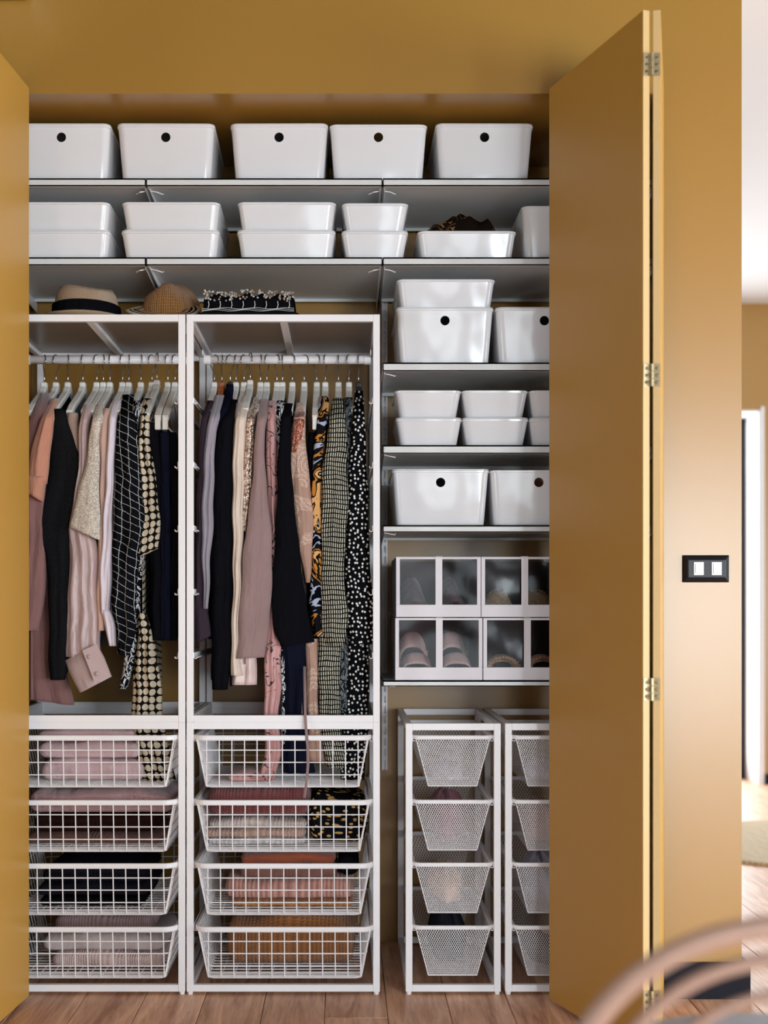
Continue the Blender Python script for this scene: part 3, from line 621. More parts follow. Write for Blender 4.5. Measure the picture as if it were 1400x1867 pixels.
A3 = shoebox(881, 1040, zs, .1655, 'shoe box, bottom right of the four, with gold ruffle sandals', 3)
A4 = shoebox(877.5, 1034, zs+.1680, .160, 'shoe box, top right of the four, with glittery gold shoes', 4)
def arch(mb, cx, y, z, w, h0, h1, d, n=16, ruff=0, m_=8):   # band arching across a foot, low front edge to higher rear edge
    rings = []
    for j in range(m_+1):
        t = j/m_; yy = y + d*t; h = h0 + (h1-h0)*sin(t*pi/2); row = []
        for i in range(n+1):
            a = pi*i/n; rr = .93 + .07*t
            row.append((cx - math.copysign(abs(cos(a))**.85, cos(a))*w/2*rr, yy + (ruff*sin(i*2.6) if ruff else 0), z + (sin(a)**.75)*h + (ruff*cos(i*3.1+j) if ruff else 0)))
        rings.append(row)
    mb.quad_grid(rings, uv=lambda i, j: (i*.01, j*.01))
def sole(mb, cx, y, z, w, L, th=.014):
    rings = []
    for k in (0, 1):
        row = []
        for i in range(20):
            a = 2*pi*i/20; s = .5 + .5*cos(a-0); wy = sin(a)
            ww = w/2*(1 - .18*math.cos(a*1+pi)*0)
            yy = y + L/2 + sin(a)*L/2; k2 = 1.0 - .16*max(0, sin(a))
            row.append((cx + cos(a)*w/2*k2, yy, z + th*k))
        rings.append(row)
    b = mb.quad_grid(rings, closed_u=True, uv=lambda i, j: (i*.01, j*.01)); mb.f.append(tuple(b+i for i in range(20))[::-1]); mb.uv.append(None); mb.f.append(tuple(b+20+i for i in range(20))); mb.uv.append(None)
def shoe_pair(box, kind):
    x0, x1, Y, z = box; w = (x1-x0)
    for s, side in ((.245, 'left'), (.715, 'right')):
        cx = x0 + w*s
        if kind == 'slide':
            r = empty('slide_sandal', (cx, Y, z), 'beige suede two strap slide sandal, %s of the pair in the bottom left shoe box' % side, 'sandal', 'beige slide sandals')
            m = MB(); sole(m, cx, Y+.03, z, .078, .24, .02); obj('sole', m, FB['beigesuede'], r)
            m = MB(); arch(m, cx+.003, Y+.045, z+.016, .082, .024, .050, .055); obj('strap', m, FB['beigesuede'], r, smooth=True, solid=.004)
            m = MB(); arch(m, cx-.003, Y+.13, z+.030, .080, .052, .092, .055); 
            m.box(cx-.04, cx-.036, Y+.14, Y+.17, z+.018, z+.07); m.box(cx+.033, cx+.037, Y+.14, Y+.17, z+.018, z+.07)
            obj('strap', m, FB['beigesuede'], r, smooth=True, solid=.004)
        elif kind == 'pump':
            r = empty('pump', (cx, Y, z), 'dark wine coloured pump, %s of the pair in the top left shoe box' % side, 'shoe', 'wine coloured pumps')
            m = MB(); sole(m, cx, Y+.03, z, .07, .24, .008); obj('sole', m, FB['black'], r)
            m = MB(); rings = []
            for j in range(12):
                t = j/11; yy = Y+.03+.235*t; hh = .028+.075*t**1.3; ww = .012+.026*math.sin(min(1, t*2.6)*pi/2)-.006*t
                rings.append([(cx+cos(pi*i/12)*ww*(1 if t < .35 else 1), yy, z+.008+(sin(pi*i/12)**.7)*hh*(1 if t < .38 else 1) if True else 0) for i in range(13)] )
            m.quad_grid(rings, uv=lambda i, j: (i*.01, j*.015)); obj('upper', m, FB['wine'], r, smooth=True, solid=.002)
        else:
            mt = FB['goldglit'] if kind == 'glitter' else FB['goldleather']
            nm = 'flat_shoe' if kind == 'glitter' else 'ruffled_sandal'
            lb = ('gold glitter flat shoe, %s of the pair in the top right shoe box' if kind == 'glitter' else 'gold ruffle front sandal, %s of the pair in the bottom right shoe box') % side
            r = empty(nm, (cx, Y, z), lb, 'shoe', 'gold glitter shoes' if kind == 'glitter' else 'gold ruffle sandals')
            m = MB(); sole(m, cx, Y+.03, z, .07, .24, .012); obj('sole', m, FB['goldleather'], r)
            m = MB(); arch(m, cx, Y+.045, z+.01, .078, .036 if kind == 'ruffle' else .004, .052 if kind == 'ruffle' else .056, .05 if kind == 'ruffle' else .07); obj('vamp' if kind == 'glitter' else 'strap', m, mt, r, smooth=True, solid=.003)
            m = MB()
            if kind == 'ruffle':
                for k in range(13):
                    a = pi*(.06+.88*k/12); px_ = cx-cos(a)*.041; pz_ = z+.012+sin(a)**.8*.044
                    m.lathe([(.001, -.006), (.010, -.003), (.0115, .002), (.007, .004)], px_, Y+.045, pz_, n=9, sy=.45, fn=lambda an, j: (1+.35*sin(3*an), .002*sin(an*4)))
                obj('ruffle', m, mt, r, smooth=True)
            else:
                for k in range(15):
                    a = pi*(.05+.9*k/14); m.lathe([(.0005, -.003), (.0028, -.001), (.0028, .001), (.0005, .003)], cx-cos(a)*.037, Y+.108, z+.016+sin(a)**.8*.055, n=6)
                obj('bead_trim', m, mt, r)
shoe_pair(A1, 'slide'); shoe_pair(A2, 'pump'); shoe_pair(A3, 'ruffle'); shoe_pair(A4, 'glitter')

# ------------------------------------------------------------ clothes frames
YFR = 3.39; FD = .51; PWD = .0175
def frame(x0, x1, z0, z1, label, group, top=False, rod=None, rails=(), feet=True):
    r = empty('clothes_rack' if rod else 'basket_rack', ((x0+x1)/2, YFR+FD/2, z0), label, 'rack', group)
    y0, y1 = YFR, YFR+FD; p = PWD; zf = z0 + (.008 if feet else 0)
    for a in (x0, x1-p):
        for b in (y0, y1-p):
            m = MB(); m.box(a, a+p, b, b+p, zf, z1); q = obj('post', m, MAT['metal'], r, bevel=.0012)
            if feet: m = MB(); m.lathe([(.006, 0), (.007, .003), (.007, .009)], a+p/2, b+p/2, z0, n=12); obj('foot', m, MAT['metal'], q)
    for b in (y0, y1-p):
        for za, zb in ((zf, zf+.018), (z1-.018, z1)):
            m = MB(); m.box(x0+p, x1-p, b+.001, b+p-.001, za, zb); obj('crossbar', m, MAT['metal'], r, bevel=.001)
    for a in (x0, x1-p):
        for za, zb in ((zf, zf+.018), (z1-.018, z1)):
            m = MB(); m.box(a+.001, a+p-.001, y0+p, y1-p, za, zb); obj('side_bar', m, MAT['metal'], r, bevel=.001)
    for zz in rails:
        for s, a in ((1, x0+p), (-1, x1-p)):
            m = MB(); lo, hi = sorted((a, a+s*.010)); m.box(lo, hi, y0+.004, y1-.006, zz-.010, zz-.0085); m.box(min(a, a+s*.002), max(a, a+s*.002), y0+.004, y1-.006, zz-.010, zz+.006)
            lo, hi = sorted((a+s*.0085, a+s*.010)); m.box(lo, hi, y0+.004, y1-.006, zz-.010, zz-.005)
            obj('runner', m, MAT['metal'], r)
    if top:
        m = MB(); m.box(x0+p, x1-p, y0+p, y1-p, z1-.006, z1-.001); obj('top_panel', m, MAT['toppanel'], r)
        xm = (x0+x1)/2; m = MB(); m.box(xm-.009, xm+.009, y0+p, y1-p, z1-.018, z1-.0062); obj('middle_bar', m, MAT['metal'], r)
        m = MB(); m.box(x0+p, x1-p, y1-p-.012, y1-p-.004, z1-.03, z1-.0062); obj('panel_lip', m, MAT['metal'], r)
    if rod:
        m = MB(); m.tube([(x0+p+.001, YROD, rod), (x1-p-.001, YROD, rod)], .0118, 20); rr = obj('clothes_rod', m, MAT['metal'], r, smooth=True)
        for a, s in ((x0+p+.001, 1), (x1-p-.001, -1)):
            m = MB(); m.tube([(a, YROD, rod), (a+s*.018, YROD, rod)], .0135, 20); m.box(min(a, a+s*.002), max(a, a+s*.002), YROD-.05, YROD+.05, rod+.004, rod+.018); obj('rod_holder', m, MAT['metal'], rr)
    return r
YROD = 3.645; ZROD = PZ(656, YROD)
ZJ1 = PZ(1317, YFR); ZT = PZ(573, YFR)
XF1, XF2, XF3 = PX(337.3, YFR), PX(340, YFR), PX(692.5, YFR)
XF0 = XF1-.4985
rz_u = [PZ(y, YFR) for y in (729, 846, 962, 1078, 1194)]
RIMZ = [.6668, .5005, .338, .1755]
fl_up = frame(XF0, XF1, ZJ1, ZT, 'tall white open frame with clothes rail, left one beside the left door', 'tall clothes rail frames', top=True, rod=ZROD, rails=rz_u, feet=False)
fm_up = frame(XF2, XF3, ZJ1, ZT, 'tall white open frame with clothes rail, right one in the middle of the closet', 'tall clothes rail frames', top=True, rod=ZROD, rails=rz_u, feet=False)
frame(XF0, XF1, 0, ZJ1, 'low white frame with four wire baskets, left one by the door', 'wire basket frames', rails=RIMZ)
frame(XF2, XF3, 0, ZJ1, 'low white frame with four wire baskets, under the middle clothes rail', 'wire basket frames', rails=RIMZ)
XN0, XN1, XN2, XN3 = PX(739.5, YFR), PX(913, YFR), PX(921, YFR), PX(1096, YFR)
ZN = PZ(1319, YFR)
frame(XN0, XN1, 0, ZN, 'narrow white frame of mesh drawers, left one under the shoe boxes', 'narrow mesh drawer frames', rails=RIMZ)
frame(XN2, XN3, 0, ZN, 'narrow white frame of mesh drawers, right one cut by the folded door', 'narrow mesh drawer frames', rails=RIMZ)

# wire basket prototype, local origin: rim centre front at (0,0), z = 0 at the rim
def loop(hw, y0, y1, z, r=.03, n=5):
    return [(x, (y0+y1)/2+y, z) for x, y in rrect(hw, (y1-y0)/2, r, n)]
BH = .128
def make_wire_basket():
    root = empty('wire_basket', (0, 0, 0)); d = .475
    m = MB(); sec = [(-.0035, -.0065), (.0035, -.0065), (.005, -.003), (.005, .003), (.0035, .0065), (-.0035, .0065), (-.005, .003), (-.005, -.003)]
    m.sweep(loop(.2270, 0, d, 0, .032, 6), sec, closed=True)
    obj('rim', m, MAT['metal'], root, smooth=False)
    def hwid(t): return .2235 - (.2235-.198)*t
    def yf(t): return .004 + .012*t
    r = .00165; n = 5
    m = MB(); xs = [-.1955+.03258*i for i in range(13)]
    for x in xs:
        m.tube([(x, yf(0), -.004), (x*1.006, yf(1), -BH+.002), (x*1.006, yf(1)+.003, -BH), (x*1.006, d-yf(1)-.003, -BH), (x*1.006, d-yf(1), -BH+.002), (x, d-yf(0), -.004)], r, n)
    a = obj('long_wires', m, MAT['metal'], root); a['kind'] = 'stuff'
    m = MB(); k = 16
    for i in range(k):
        y = .032 + (d-.064)*i/(k-1)
        m.tube([(-hwid(0), y, -.004), (-hwid(1), y, -BH+.004), (-hwid(1)+.003, y, -BH+.002), (hwid(1)-.003, y, -BH+.002), (hwid(1), y, -BH+.004), (hwid(0), y, -.004)], r, n)
    for y in (.012, .022, .04):
        m.tube([(-hwid(1), y+.008, -BH+.002), (hwid(1), y+.008, -BH+.002)], r, n)
    for s in (-1, 1):   # corner wires
        for q in (.006, .016): m.tube([(s*(hwid(0)-.001-q*.2), q, -.004), (s*(hwid(1)), q+.012, -BH+.002)], r, n)
    a = obj('cross_wires', m, MAT['metal'], root); a['kind'] = 'stuff'
    m = MB()
    for t in (.25, .5, .755, 1.0):
        m.tube(loop(hwid(t)+.0015, yf(t)-.0018, d-yf(t)+.0018, -BH*t, .02, 4), r, n, closed=True)
    a = obj('ring_wires', m, MAT['metal'], root); a['kind'] = 'stuff'
    return root
def mesh_panel(m, A, B, Cc, D, pu, pv, w=.0009):   # A,B bottom edge; D,C top edge
    A, B, Cc, D = map(Vector, (A, B, Cc, D)); W = max((B-A).length, (Cc-D).length); H = (D-A).length
    nu = max(2, round(W/pu)); nv = max(2, round(H/pv)); nrm = (B-A).cross(D-A).normalized()
    def pt(i, j): u, v = i/nu, j/nv; return (A*(1-u)+B*u)*(1-v)+(D*(1-u)+Cc*u)*v
    for j in range(nv):
        for i in range(nu):
            a, b = ((i, j), (i+1, j+1)) if (i+j) % 2 == 0 else ((i+1, j), (i, j+1))
            p, q = pt(*a), pt(*b); t = (q-p).normalized(); s = nrm.cross(t)*w
            m.face([p-s, p+s, q+s, q-s])
def make_mesh_basket():
    root = empty('mesh_drawer', (0, 0, 0)); d = .475
    m = MB(); sec = [(-.003, -.005), (.003, -.005), (.0045, -.002), (.0045, .002), (.003, .005), (-.003, .005), (-.0045, .002), (-.0045, -.002)]
    m.sweep(loop(.1005, 0, d, 0, .018, 5), sec, closed=True); obj('rim', m, MAT['metal'], root)
    a, b, f0, f1 = .0955, .0630, .006, .018; z0, z1 = -BH, -.004; pu, pv = .0029, .0046
    parts = (('front_mesh', [(-b, f1, z0), (b, f1, z0), (a, f0, z1), (-a, f0, z1)]), ('rear_mesh', [(b, d-f1, z0), (-b, d-f1, z0), (-a, d-f0, z1), (a, d-f0, z1)]),
             ('side_mesh', [(-b, d-f1, z0), (-b, f1, z0), (-a, f0, z1), (-a, d-f0, z1)]), ('side_mesh', [(b, f1, z0), (b, d-f1, z0), (a, d-f0, z1), (a, f0, z1)]),
             ('bottom_mesh', [(-b, d-f1, z0), (b, d-f1, z0), (b, f1, z0), (-b, f1, z0)]))
    for nm, q in parts:
        m = MB(); k = 1.12 if nm == 'front_mesh' else 1.6
        mesh_panel(m, *q, pu*k, pv*k, .00048*k); 
        if nm == 'front_mesh':
            for p_, q_ in ((q[0], q[3]), (q[1], q[2]), (q[0], q[1])): m.tube([p_, q_], .0012, 5)
        o = obj(nm, m, MAT['metal'], root); o['kind'] = 'stuff'
    return root
wb = make_wire_basket(); mbk = make_mesh_basket(); used = {'w': False, 'm': False}
def put(proto, key, x, y, z, label, group, cat='basket'):
    o = dup(proto) if used[key] else proto; used[key] = True
    o.location = (x, y, z); tag(o, label, cat, group)
Xc1, Xc2 = (XF0+XF1)/2, (XF2+XF3)/2; YBK = 3.378
LW = [['white wire basket with fluffy pink knits, topmost in left frame', 'white wire basket with mauve and brown knits, second down in left frame', 'white wire basket of dark navy clothes, third down in left frame', 'white wire basket with pale rose knits, bottom of left frame'],
      ['white wire basket with dress hems trailing in, topmost in middle frame', 'white wire basket with maroon and white knits, second down in middle frame', 'white wire basket with rust knits, third down in middle frame', 'white wire basket with ochre chunky knit, bottom of middle frame']]
for c_, xc in enumerate((Xc1, Xc2)):
    for i, z in enumerate(RIMZ): put(wb, 'w', xc+(.002*(i-1) if c_ else 0), YBK-(.004*i), z, LW[c_][i], 'white wire baskets')
LM = ['topmost', 'second from the top', 'third from the top', 'lowest']
XcM = ((XN0+XN1)/2-.001, (XN2+XN3)/2-.001)
for c_, xc in enumerate(XcM):
    for i, z in enumerate(RIMZ): put(mbk, 'm', xc, YBK+.004, z+.001, 'white mesh drawer, %s in the %s narrow frame' % (LM[i], 'left' if c_ == 0 else 'right'), 'white mesh drawers', 'drawer')

# ------------------------------------------------------------ folded clothes
def folded(px0, px1, py0, py1, mat, label, name='folded_sweater', cat='folded clothes', Y=3.445, D=.30, layers=1, seed=0, group=None, lump=0, z0=None, endr=.5, ztop=None):
    rnd = random.Random(seed*13+5); x0, x1 = PX(px0, Y), PX(px1, Y); zt, zb = PZ(py0, Y), PZ(py1, Y)
    if z0 is not None: zb = z0
    H = zt-zb; W = x1-x0; xm = (x0+x1)/2; m = MB(); nu, nv = 44, 40; rings = []
    ph = [rnd.uniform(0, 6.28) for _ in range(8)]
    rr = min(H*.5, .03)
    for i in range(nu+1):
        s = -1 + 2*i/nu; s2 = math.copysign(abs(s)**.72, s) if abs(s) > 0 else 0
        ex = s2*W/2; e = max(0, (abs(s2)*W/2 - (W/2-rr))/rr) if rr > 0 else 0
        sc = math.sqrt(max(0.0004, 1-min(1, e)**2.4)); u = ex
        zoff = .06*H*sin(u*22+ph[0]) + .04*H*sin(u*41+ph[1]); top = 1 + lump*(cos(u/W*pi)**2 - .5) + .05*sin(u*30+ph[2])
        row = []
        for j in range(nv):
            a = 2*pi*j/nv + pi; ca, sa = cos(a), sin(a)
            n_ = 4.5; rad = (abs(ca)**n_ + abs(sa)**n_)**(-1/n_); yy = ca*rad; zz = sa*rad   # superellipse in -1..1
            fr = 1.0
            if yy < -.6 and layers > 1: fr = .93 + .07*abs(sin((zz*.5+.5)*pi*layers))
            hz = zz*H/2*(sc if sc > .25 else .25+.0*sc)
            if zz > 0: hz *= top
            hz += zoff*(.5+.5*zz) * (1 if H > .0 else 0)
            yc = Y + D/2 + yy*D/2*(.80+.2*sc)*fr + .003*sin(u*55+ph[3]+zz*2)
            row.append((xm+ex, yc, max(zb, (zt+zb)/2 + hz)))
        rings.append(row)
    per = 2*(D+H)
    m.quad_grid(rings, closed_u=True, uv=lambda i, j: (j/nu*W + seed*.37, i/nv*per))
    # orientation: uv u along x, v around
    b = 0; m.f.append(tuple(range(nv))[::-1]); m.uv.append(None); m.f.append(tuple(nu*nv+k for k in range(nv))); m.uv.append(None)
    o = obj(name, m, mat, org=(xm, Y+D/2, zb), smooth=True); tag(o, label, cat, group); return o
FL = [z-BH+.0045 for z in RIMZ]   # basket floors
def bottom(i): return FL[i]
S = folded
# left column
S(66, 246, 1329, 1354, FB['fluffypink'], 'fluffy pink sweater, topmost of pile in upper left wire basket', seed=1, group='fluffy pink knits', lump=.12)
S(67, 256, 1354, 1385, FB['fluffypink'], 'fluffy pink sweater, middle of pile in upper left wire basket', seed=2, group='fluffy pink knits')
S(71, 266, 1385, 1430, FB['fluffypink'], 'thick fluffy pink sweater at the bottom of the upper left wire basket', seed=3, group='fluffy pink knits', z0=bottom(0))
S(50, 315, 1443, 1486, FB['mauverib'], 'mauve ribbed knit lying loosely on top in second left basket', seed=4, layers=3, Y=3.43, lump=.1)
S(58, 284, 1487, 1521, FB['darkbrown'], 'dark brown knit in the middle of second left basket', seed=5, layers=2)
S(45, 296, 1521, 1550, FB['rustbrown'], 'rust brown knit under dark brown one in second left basket', seed=6, layers=2, z0=bottom(1))
S(74, 268, 1583, 1612, FB['darknavy'], 'dark navy folded top, uppermost in third left basket', seed=7, layers=2, name='folded_shirt')
S(66, 272, 1612, 1636, FB['darknavy'], 'dark navy folded top in the middle of third left basket', seed=8, layers=2, name='folded_shirt')
S(70, 262, 1636, 1660, FB['black'], 'black folded top at the base of third left basket', seed=9, layers=1, z0=bottom(2), name='folded_shirt')
S(96, 280, 1668, 1705, FB['greymauve'], 'grey mauve chunky knit on top in bottom left basket', seed=10, lump=.25)
S(75, 300, 1705, 1737, FB['palegrey'], 'pale rose grey sweater in the middle of bottom left basket', seed=11, lump=.15)
S(92, 300, 1737, 1766, FB['palerose'], 'pink ribbed sweater at the base of bottom left basket', seed=12, z0=bottom(3))
# middle column
S(376, 566, 1434, 1495, FB['maroon'], 'maroon chunky knit on top in second middle basket', seed=13, lump=.1, layers=2)
S(378, 560, 1495, 1512, FB['creamknit'], 'cream knit under maroon one in second middle basket', seed=14, lump=.3)
S(368, 558, 1512, 1529, FB['tanknit'], 'tan knit between cream and white ones in second middle basket', seed=15)
S(376, 557, 1529, 1550, FB['whiteknit'], 'white knit at the base of second middle basket', seed=16, z0=bottom(1))
S(562, 672, 1450, 1550, FB['goldspecks'], 'black cloth with gold dots filling the right of second middle basket', seed=17, z0=bottom(1), lump=.1, layers=4, name='folded_dress', D=.26)
S(438, 612, 1556, 1578, FB['rust'], 'plain rust jersey on top in third middle basket', seed=18, lump=.3, name='folded_shirt', Y=3.47)
S(436, 614, 1580, 1603, FB['dustyrust'], 'dusty rust knit second in third middle basket', seed=19)
S(616, 655, 1560, 1600, FB['black'], 'small black rolled garment at right of third middle basket', seed=20, name='rolled_top', D=.2, Y=3.46, z0=None)
S(409, 646, 1603, 1643, FB['melange'], 'thick melange rust knit in third middle basket', seed=21, layers=1)
S(421, 643, 1644, 1661, FB['mustard'], 'mustard knit at the base of third middle basket', seed=22, z0=bottom(2))
S(412, 648, 1672, 1775, FB['ochreknit'], 'large ochre chunky knit sweater in bottom middle basket', seed=23, lump=.28, z0=bottom(3), D=.36)
# mesh drawer contents
def lumpobj(xc, z0, hw, h, mat, label, seed, Y=3.45, D=.34, name='crumpled_garment', cat='clothes'):
    rnd = random.Random(seed); ph = [rnd.uniform(0, 6.28) for _ in range(6)]; m = MB(); prof = [(.25, 0), (.8, .0), (1, .18), (1.02, .4), (.9, .68), (.6, .9), (.2, 1.0)]
    def fn(a, j): return (1 + .10*sin(3*a+ph[0]) + .07*sin(7*a+ph[1]+j), h*(.07*sin(5*a+ph[2]+j*.7) + .05*sin(9*a+ph[3])) if j > 1 else 0)
    m.lathe([(r*1.0, z*h) for r, z in prof], xc, Y+D/2, z0, n=40, sx=hw*.9, sy=D/2*.88, fn=fn)
    m.uv = [[(a*hw*.5, b*h*.5) for a, b in u] if u else None for u in m.uv]
    o = obj(name, m, mat, org=(xc, Y+D/2, z0), smooth=True, subsurf=1); tag(o, label, cat); return o
mesh_c = [[('softlilac', .035), ('plumpink', .125), ('softorange', .085), ('darkcloth', .135)], [('softlilac', .05), ('beigesuede', .10), ('chambray', .12), ('darkcloth', .05)]]
nmz = {'softlilac': 'soft lilac', 'plumpink': 'plum pink', 'softorange': 'peach', 'darkcloth': 'charcoal', 'beigesuede': 'dusty pink', 'chambray': 'pale grey'}
for c_, xc in enumerate(XcM):
    for i in range(4):
        k, h = mesh_c[c_][i]
        lumpobj(xc, RIMZ[i]-BH+.002, .052 if h < .1 else .058, h, FB[k], '%s cloth inside the %s mesh drawer, %s narrow frame' % (nmz[k], LM[i], 'left' if c_ == 0 else 'right'), c_*10+i)

# ------------------------------------------------------------ hats, bag, scarf
ZTOP = ZT+.0005
def hat(px, py_top, crown_w, crown_h, brim_w, mat, label, Y, dent, band, brim2=None, crown_px=None):
    cx = PX(px, Y); r = empty('straw_hat', (cx, Y, ZTOP), label, 'hat')
    m = MB(); cw = crown_w/2
    prof = [(cw*1.03, .010), (cw*1.0, .02), (cw*.97, crown_h*.5), (cw*.92, crown_h*.8), (cw*.80, crown_h*.95), (cw*.55, crown_h*(1.0-dent*.5)), (cw*.25, crown_h*(1.0-dent)), (cw*.02, crown_h*(1-dent*1.1))]
    m.lathe(prof, cx, Y, ZTOP, n=40, sy=1.15, fn=lambda a, j: (1+.03*sin(2*a+1), .006*sin(a*2+.5) if j > 3 else 0), cap0=False); obj('crown', m, mat, r, smooth=True)
    m = MB(); bw = brim_w/2
    m.lathe([(cw*.99, .022), (cw*1.1, .020), (bw*.8, .017), (bw*.97, .019), (bw, .021), (bw*.99, .017), (bw*.8, .012), (cw*1.03, .0005)], cx, Y, ZTOP, n=48, sy=1.1, fn=lambda a, j: (1+.015*sin(3*a), .004*max(0, sin(a*2+.8)) if j in (3, 4, 5) else 0), cap0=False, cap1=False); b = obj('brim', m, brim2 or mat, r, smooth=True)
    if band:
        m = MB(); m.lathe([(cw*1.04, .022), (cw*1.055, .024), (cw*1.035, .056), (cw*1.0, .058)], cx, Y, ZTOP, n=40, sy=1.15, fn=lambda a, j: (1+.03*sin(2*a+1)+.002, 0), cap0=False, cap1=False); obj('hat_band', m, FB['black'], r, smooth=True)
    return r
hat(158, 529, .172, .104, .235, FB['straw'], 'beige straw hat with a black band, on top of the left clothes frame', 3.56, .14, True)
cx, cy = PX(313, 3.60), 3.60
hr = empty('straw_hat', (cx, cy, ZTOP), 'brown crocheted straw hat with cream and black striped brim, beside the beige hat', 'hat')
m = MB(); m.lathe([(.079, .004), (.078, .03), (.076, .06), (.071, .085), (.058, .106), (.038, .120), (.015, .127), (.001, .128)], cx, cy, ZTOP, n=44, fn=lambda a, j: (1+.035*sin(2*a+1)+.02*sin(5*a+j), .005*sin(a*3+.5) if j > 3 else 0), cap0=False); obj('crown', m, FB['crochet'], hr, smooth=True)
def brim_ring(r0, r1, name, mat, lab=None):
    m = MB(); bx, by = PX(296, 3.53), 3.535; pr = [(r0, -.001), (r0, .002), ((r0+r1)/2, .003), (r1, .002), (r1, -.001)]
    m.lathe(pr, 0, 0, 0, n=56, sy=.95, cap0=False, cap1=False, fn=lambda a, j: (1+.02*sin(3*a+1), .004*sin(2*a)))
    m.v = [(bx+x, by+y*.92, ZTOP+.003+(y+.098)*.42+z-.004*(x/.1)**2*(y > 0)) for x, y, z in m.v]; o = obj(name, m, mat, hr, smooth=True)
    if lab: o['label'] = lab
brim_ring(.060, .074, 'brim', FB['crochet']); brim_ring(.074, .080, 'brim_stripe', FB['black'], 'dark stripe'); brim_ring(.080, .086, 'brim_stripe', FB['creamcord'], 'cream stripe'); brim_ring(.086, .091, 'brim_stripe', FB['black'], 'dark stripe'); brim_ring(.091, .101, 'brim_stripe', FB['creamcord'], 'cream edge stripe')
# folded sequined garment
bag = empty('sequined_bag', (PX(455, 3.47), 3.5, ZTOP), 'black bag covered in silver sequins and beads, lying on the middle clothes frame', 'bag')
def softbox(px0, px1, py0, z0, Y, D, parent, name, mat, seed, wav=.004, top=1.0):
    x0, x1 = PX(px0, Y), PX(px1, Y); zt = PZ(py0, Y); m = MB(); rings = []; nu, nv = 50, 32; rnd = random.Random(seed); ph = [rnd.uniform(0, 6) for _ in range(4)]
    for i in range(nu+1):
        s = -1+2*i/nu; s = math.copysign(abs(s)**.8, s); row = []; sc = max(.05, (1-abs(s)**8)**.5)
        for j in range(nv):
            a = 2*pi*j/nv; ca, sa = cos(a), sin(a); rad = (abs(ca)**3.5+abs(sa)**3.5)**(-1/3.5)
            hz = (zt-z0)/2*(1+wav*18*sin(s*7+ph[0])*(sa > 0)); row.append(((x0+x1)/2+s*(x1-x0)/2, Y+D/2+ca*rad*D/2*(.85+.15*sc)+wav*.8*sin(s*16+ph[1]+sa*3), max(z0, (zt+z0)/2+sa*rad*hz*(.55+.45*sc)+wav*sin(s*19+ph[2])*(sa > 0))))
        rings.append(row)
    m.quad_grid(rings, closed_u=True, uv=lambda i, j: (j/nu*(x1-x0), i/nv*2*(D+.05))); m.f.append(tuple(range(nv))[::-1]); m.uv.append(None); m.f.append(tuple(nu*nv+k for k in range(nv))); m.uv.append(None)
    return obj(name, m, mat, parent, smooth=True)
softbox(370, 536, 531, ZTOP, 3.45, .16, bag, 'bag_body', FB['black'], 3)
softbox(363, 545, 563, ZTOP, 3.435, .18, bag, 'base_fold', FB['blacktex'], 5, wav=.002)
m = MB(); rnd = random.Random(4)
for k in range(150):
    px = 372+rnd.random()*164; py = 530+rnd.random()**1.5*16 + 3*sin(px*.05); Y = 3.4485-.004+rnd.random()*.002; X, _, Z = P(px, py, Y); a, b = rnd.uniform(-.5, .5), rnd.uniform(-.5, .5); R_ = .0027
    m.face([(X+cos(t*pi/3)*R_, Y+a*.003*cos(t*pi/3)-.001, Z+sin(t*pi/3)*R_+b*.001) for t in range(6)])
o = obj('sequins', m, simple('silver_sequin', (.75, .7, .66), .2, metal=.9), bag); o['kind'] = 'stuff'; o['label'] = 'silver sequin edging'
m = MB()
for k in range(8):
    px = 380+k*21; m.tube([P(px, 549, 3.443), P(px+1, 556, 3.442), P(px-1, 562, 3.443)], .0010, 5)
for k in range(3): m.tube([P(368+i*8, 562+2*k+1.2*sin(i*.9+k), 3.4335) for i in range(22)], .0006, 4)
o = obj('bead_strings', m, simple('pale_beads', (.7, .68, .66), .3), bag); o['kind'] = 'stuff'
# scarf on its box
Yb = YS+.03; m = MB(); zr = zt2+.073
rows = []; nu, nv = 60, 26; rnd = random.Random(9)
for i in range(nu+1):
    t = i/nu; px = 777+128*t; xx = PX(px, Yb); hgt = .058*(sin(pi*min(1, t*2.2)/2)**.5 if t < .45 else 1)*(min(1, (1-t)*9)**.5)*(1-.12*sin(t*9)); row = []
    for j in range(nv):
        a = 2*pi*j/nv; yy = Yb+.07+cos(a)*.062+.005*sin(t*21+a*2); zz = zr-.012+max(-.02, sin(a))*hgt*1.0+.0035*sin(t*33+a*5)+.003*sin(t*14-a*3)
        row.append((xx+.004*sin(a*3+t*8), yy, zz+ (.012 if sin(a) > 0 else 0)))
    rows.append(row)
m.quad_grid(rows, closed_u=True, uv=lambda i, j: (j/nu*.19, i/nv*.3)); m.f.append(tuple(range(nv))[::-1]); m.uv.append(None); m.f.append(tuple(nu*nv+k for k in range(nv))); m.uv.append(None)
tag(obj('scarf', m, FB['brocade'], org=(PX(841, Yb), Yb+.07, zr), smooth=True), 'dark brown and gold patterned scarf bundled in the open low box', 'scarf')
# things glimpsed through bin holes
for px, z, mt, l in ((690, zt1+.004, 'zebra', 'black and white cloth glimpsed through hole of fourth top bin'), (984, R[2]+.004, 'rust', 'rust cloth glimpsed through hole of bin above shoe boxes'), (509.5, zt1+.004, 'leaf', 'dark speckled cloth glimpsed through hole of middle top bin')):
    lumpobj(PX(px, YS+.05), z, .075, .125, FB[mt], l, int(px), Y=YS+.055, D=.22)

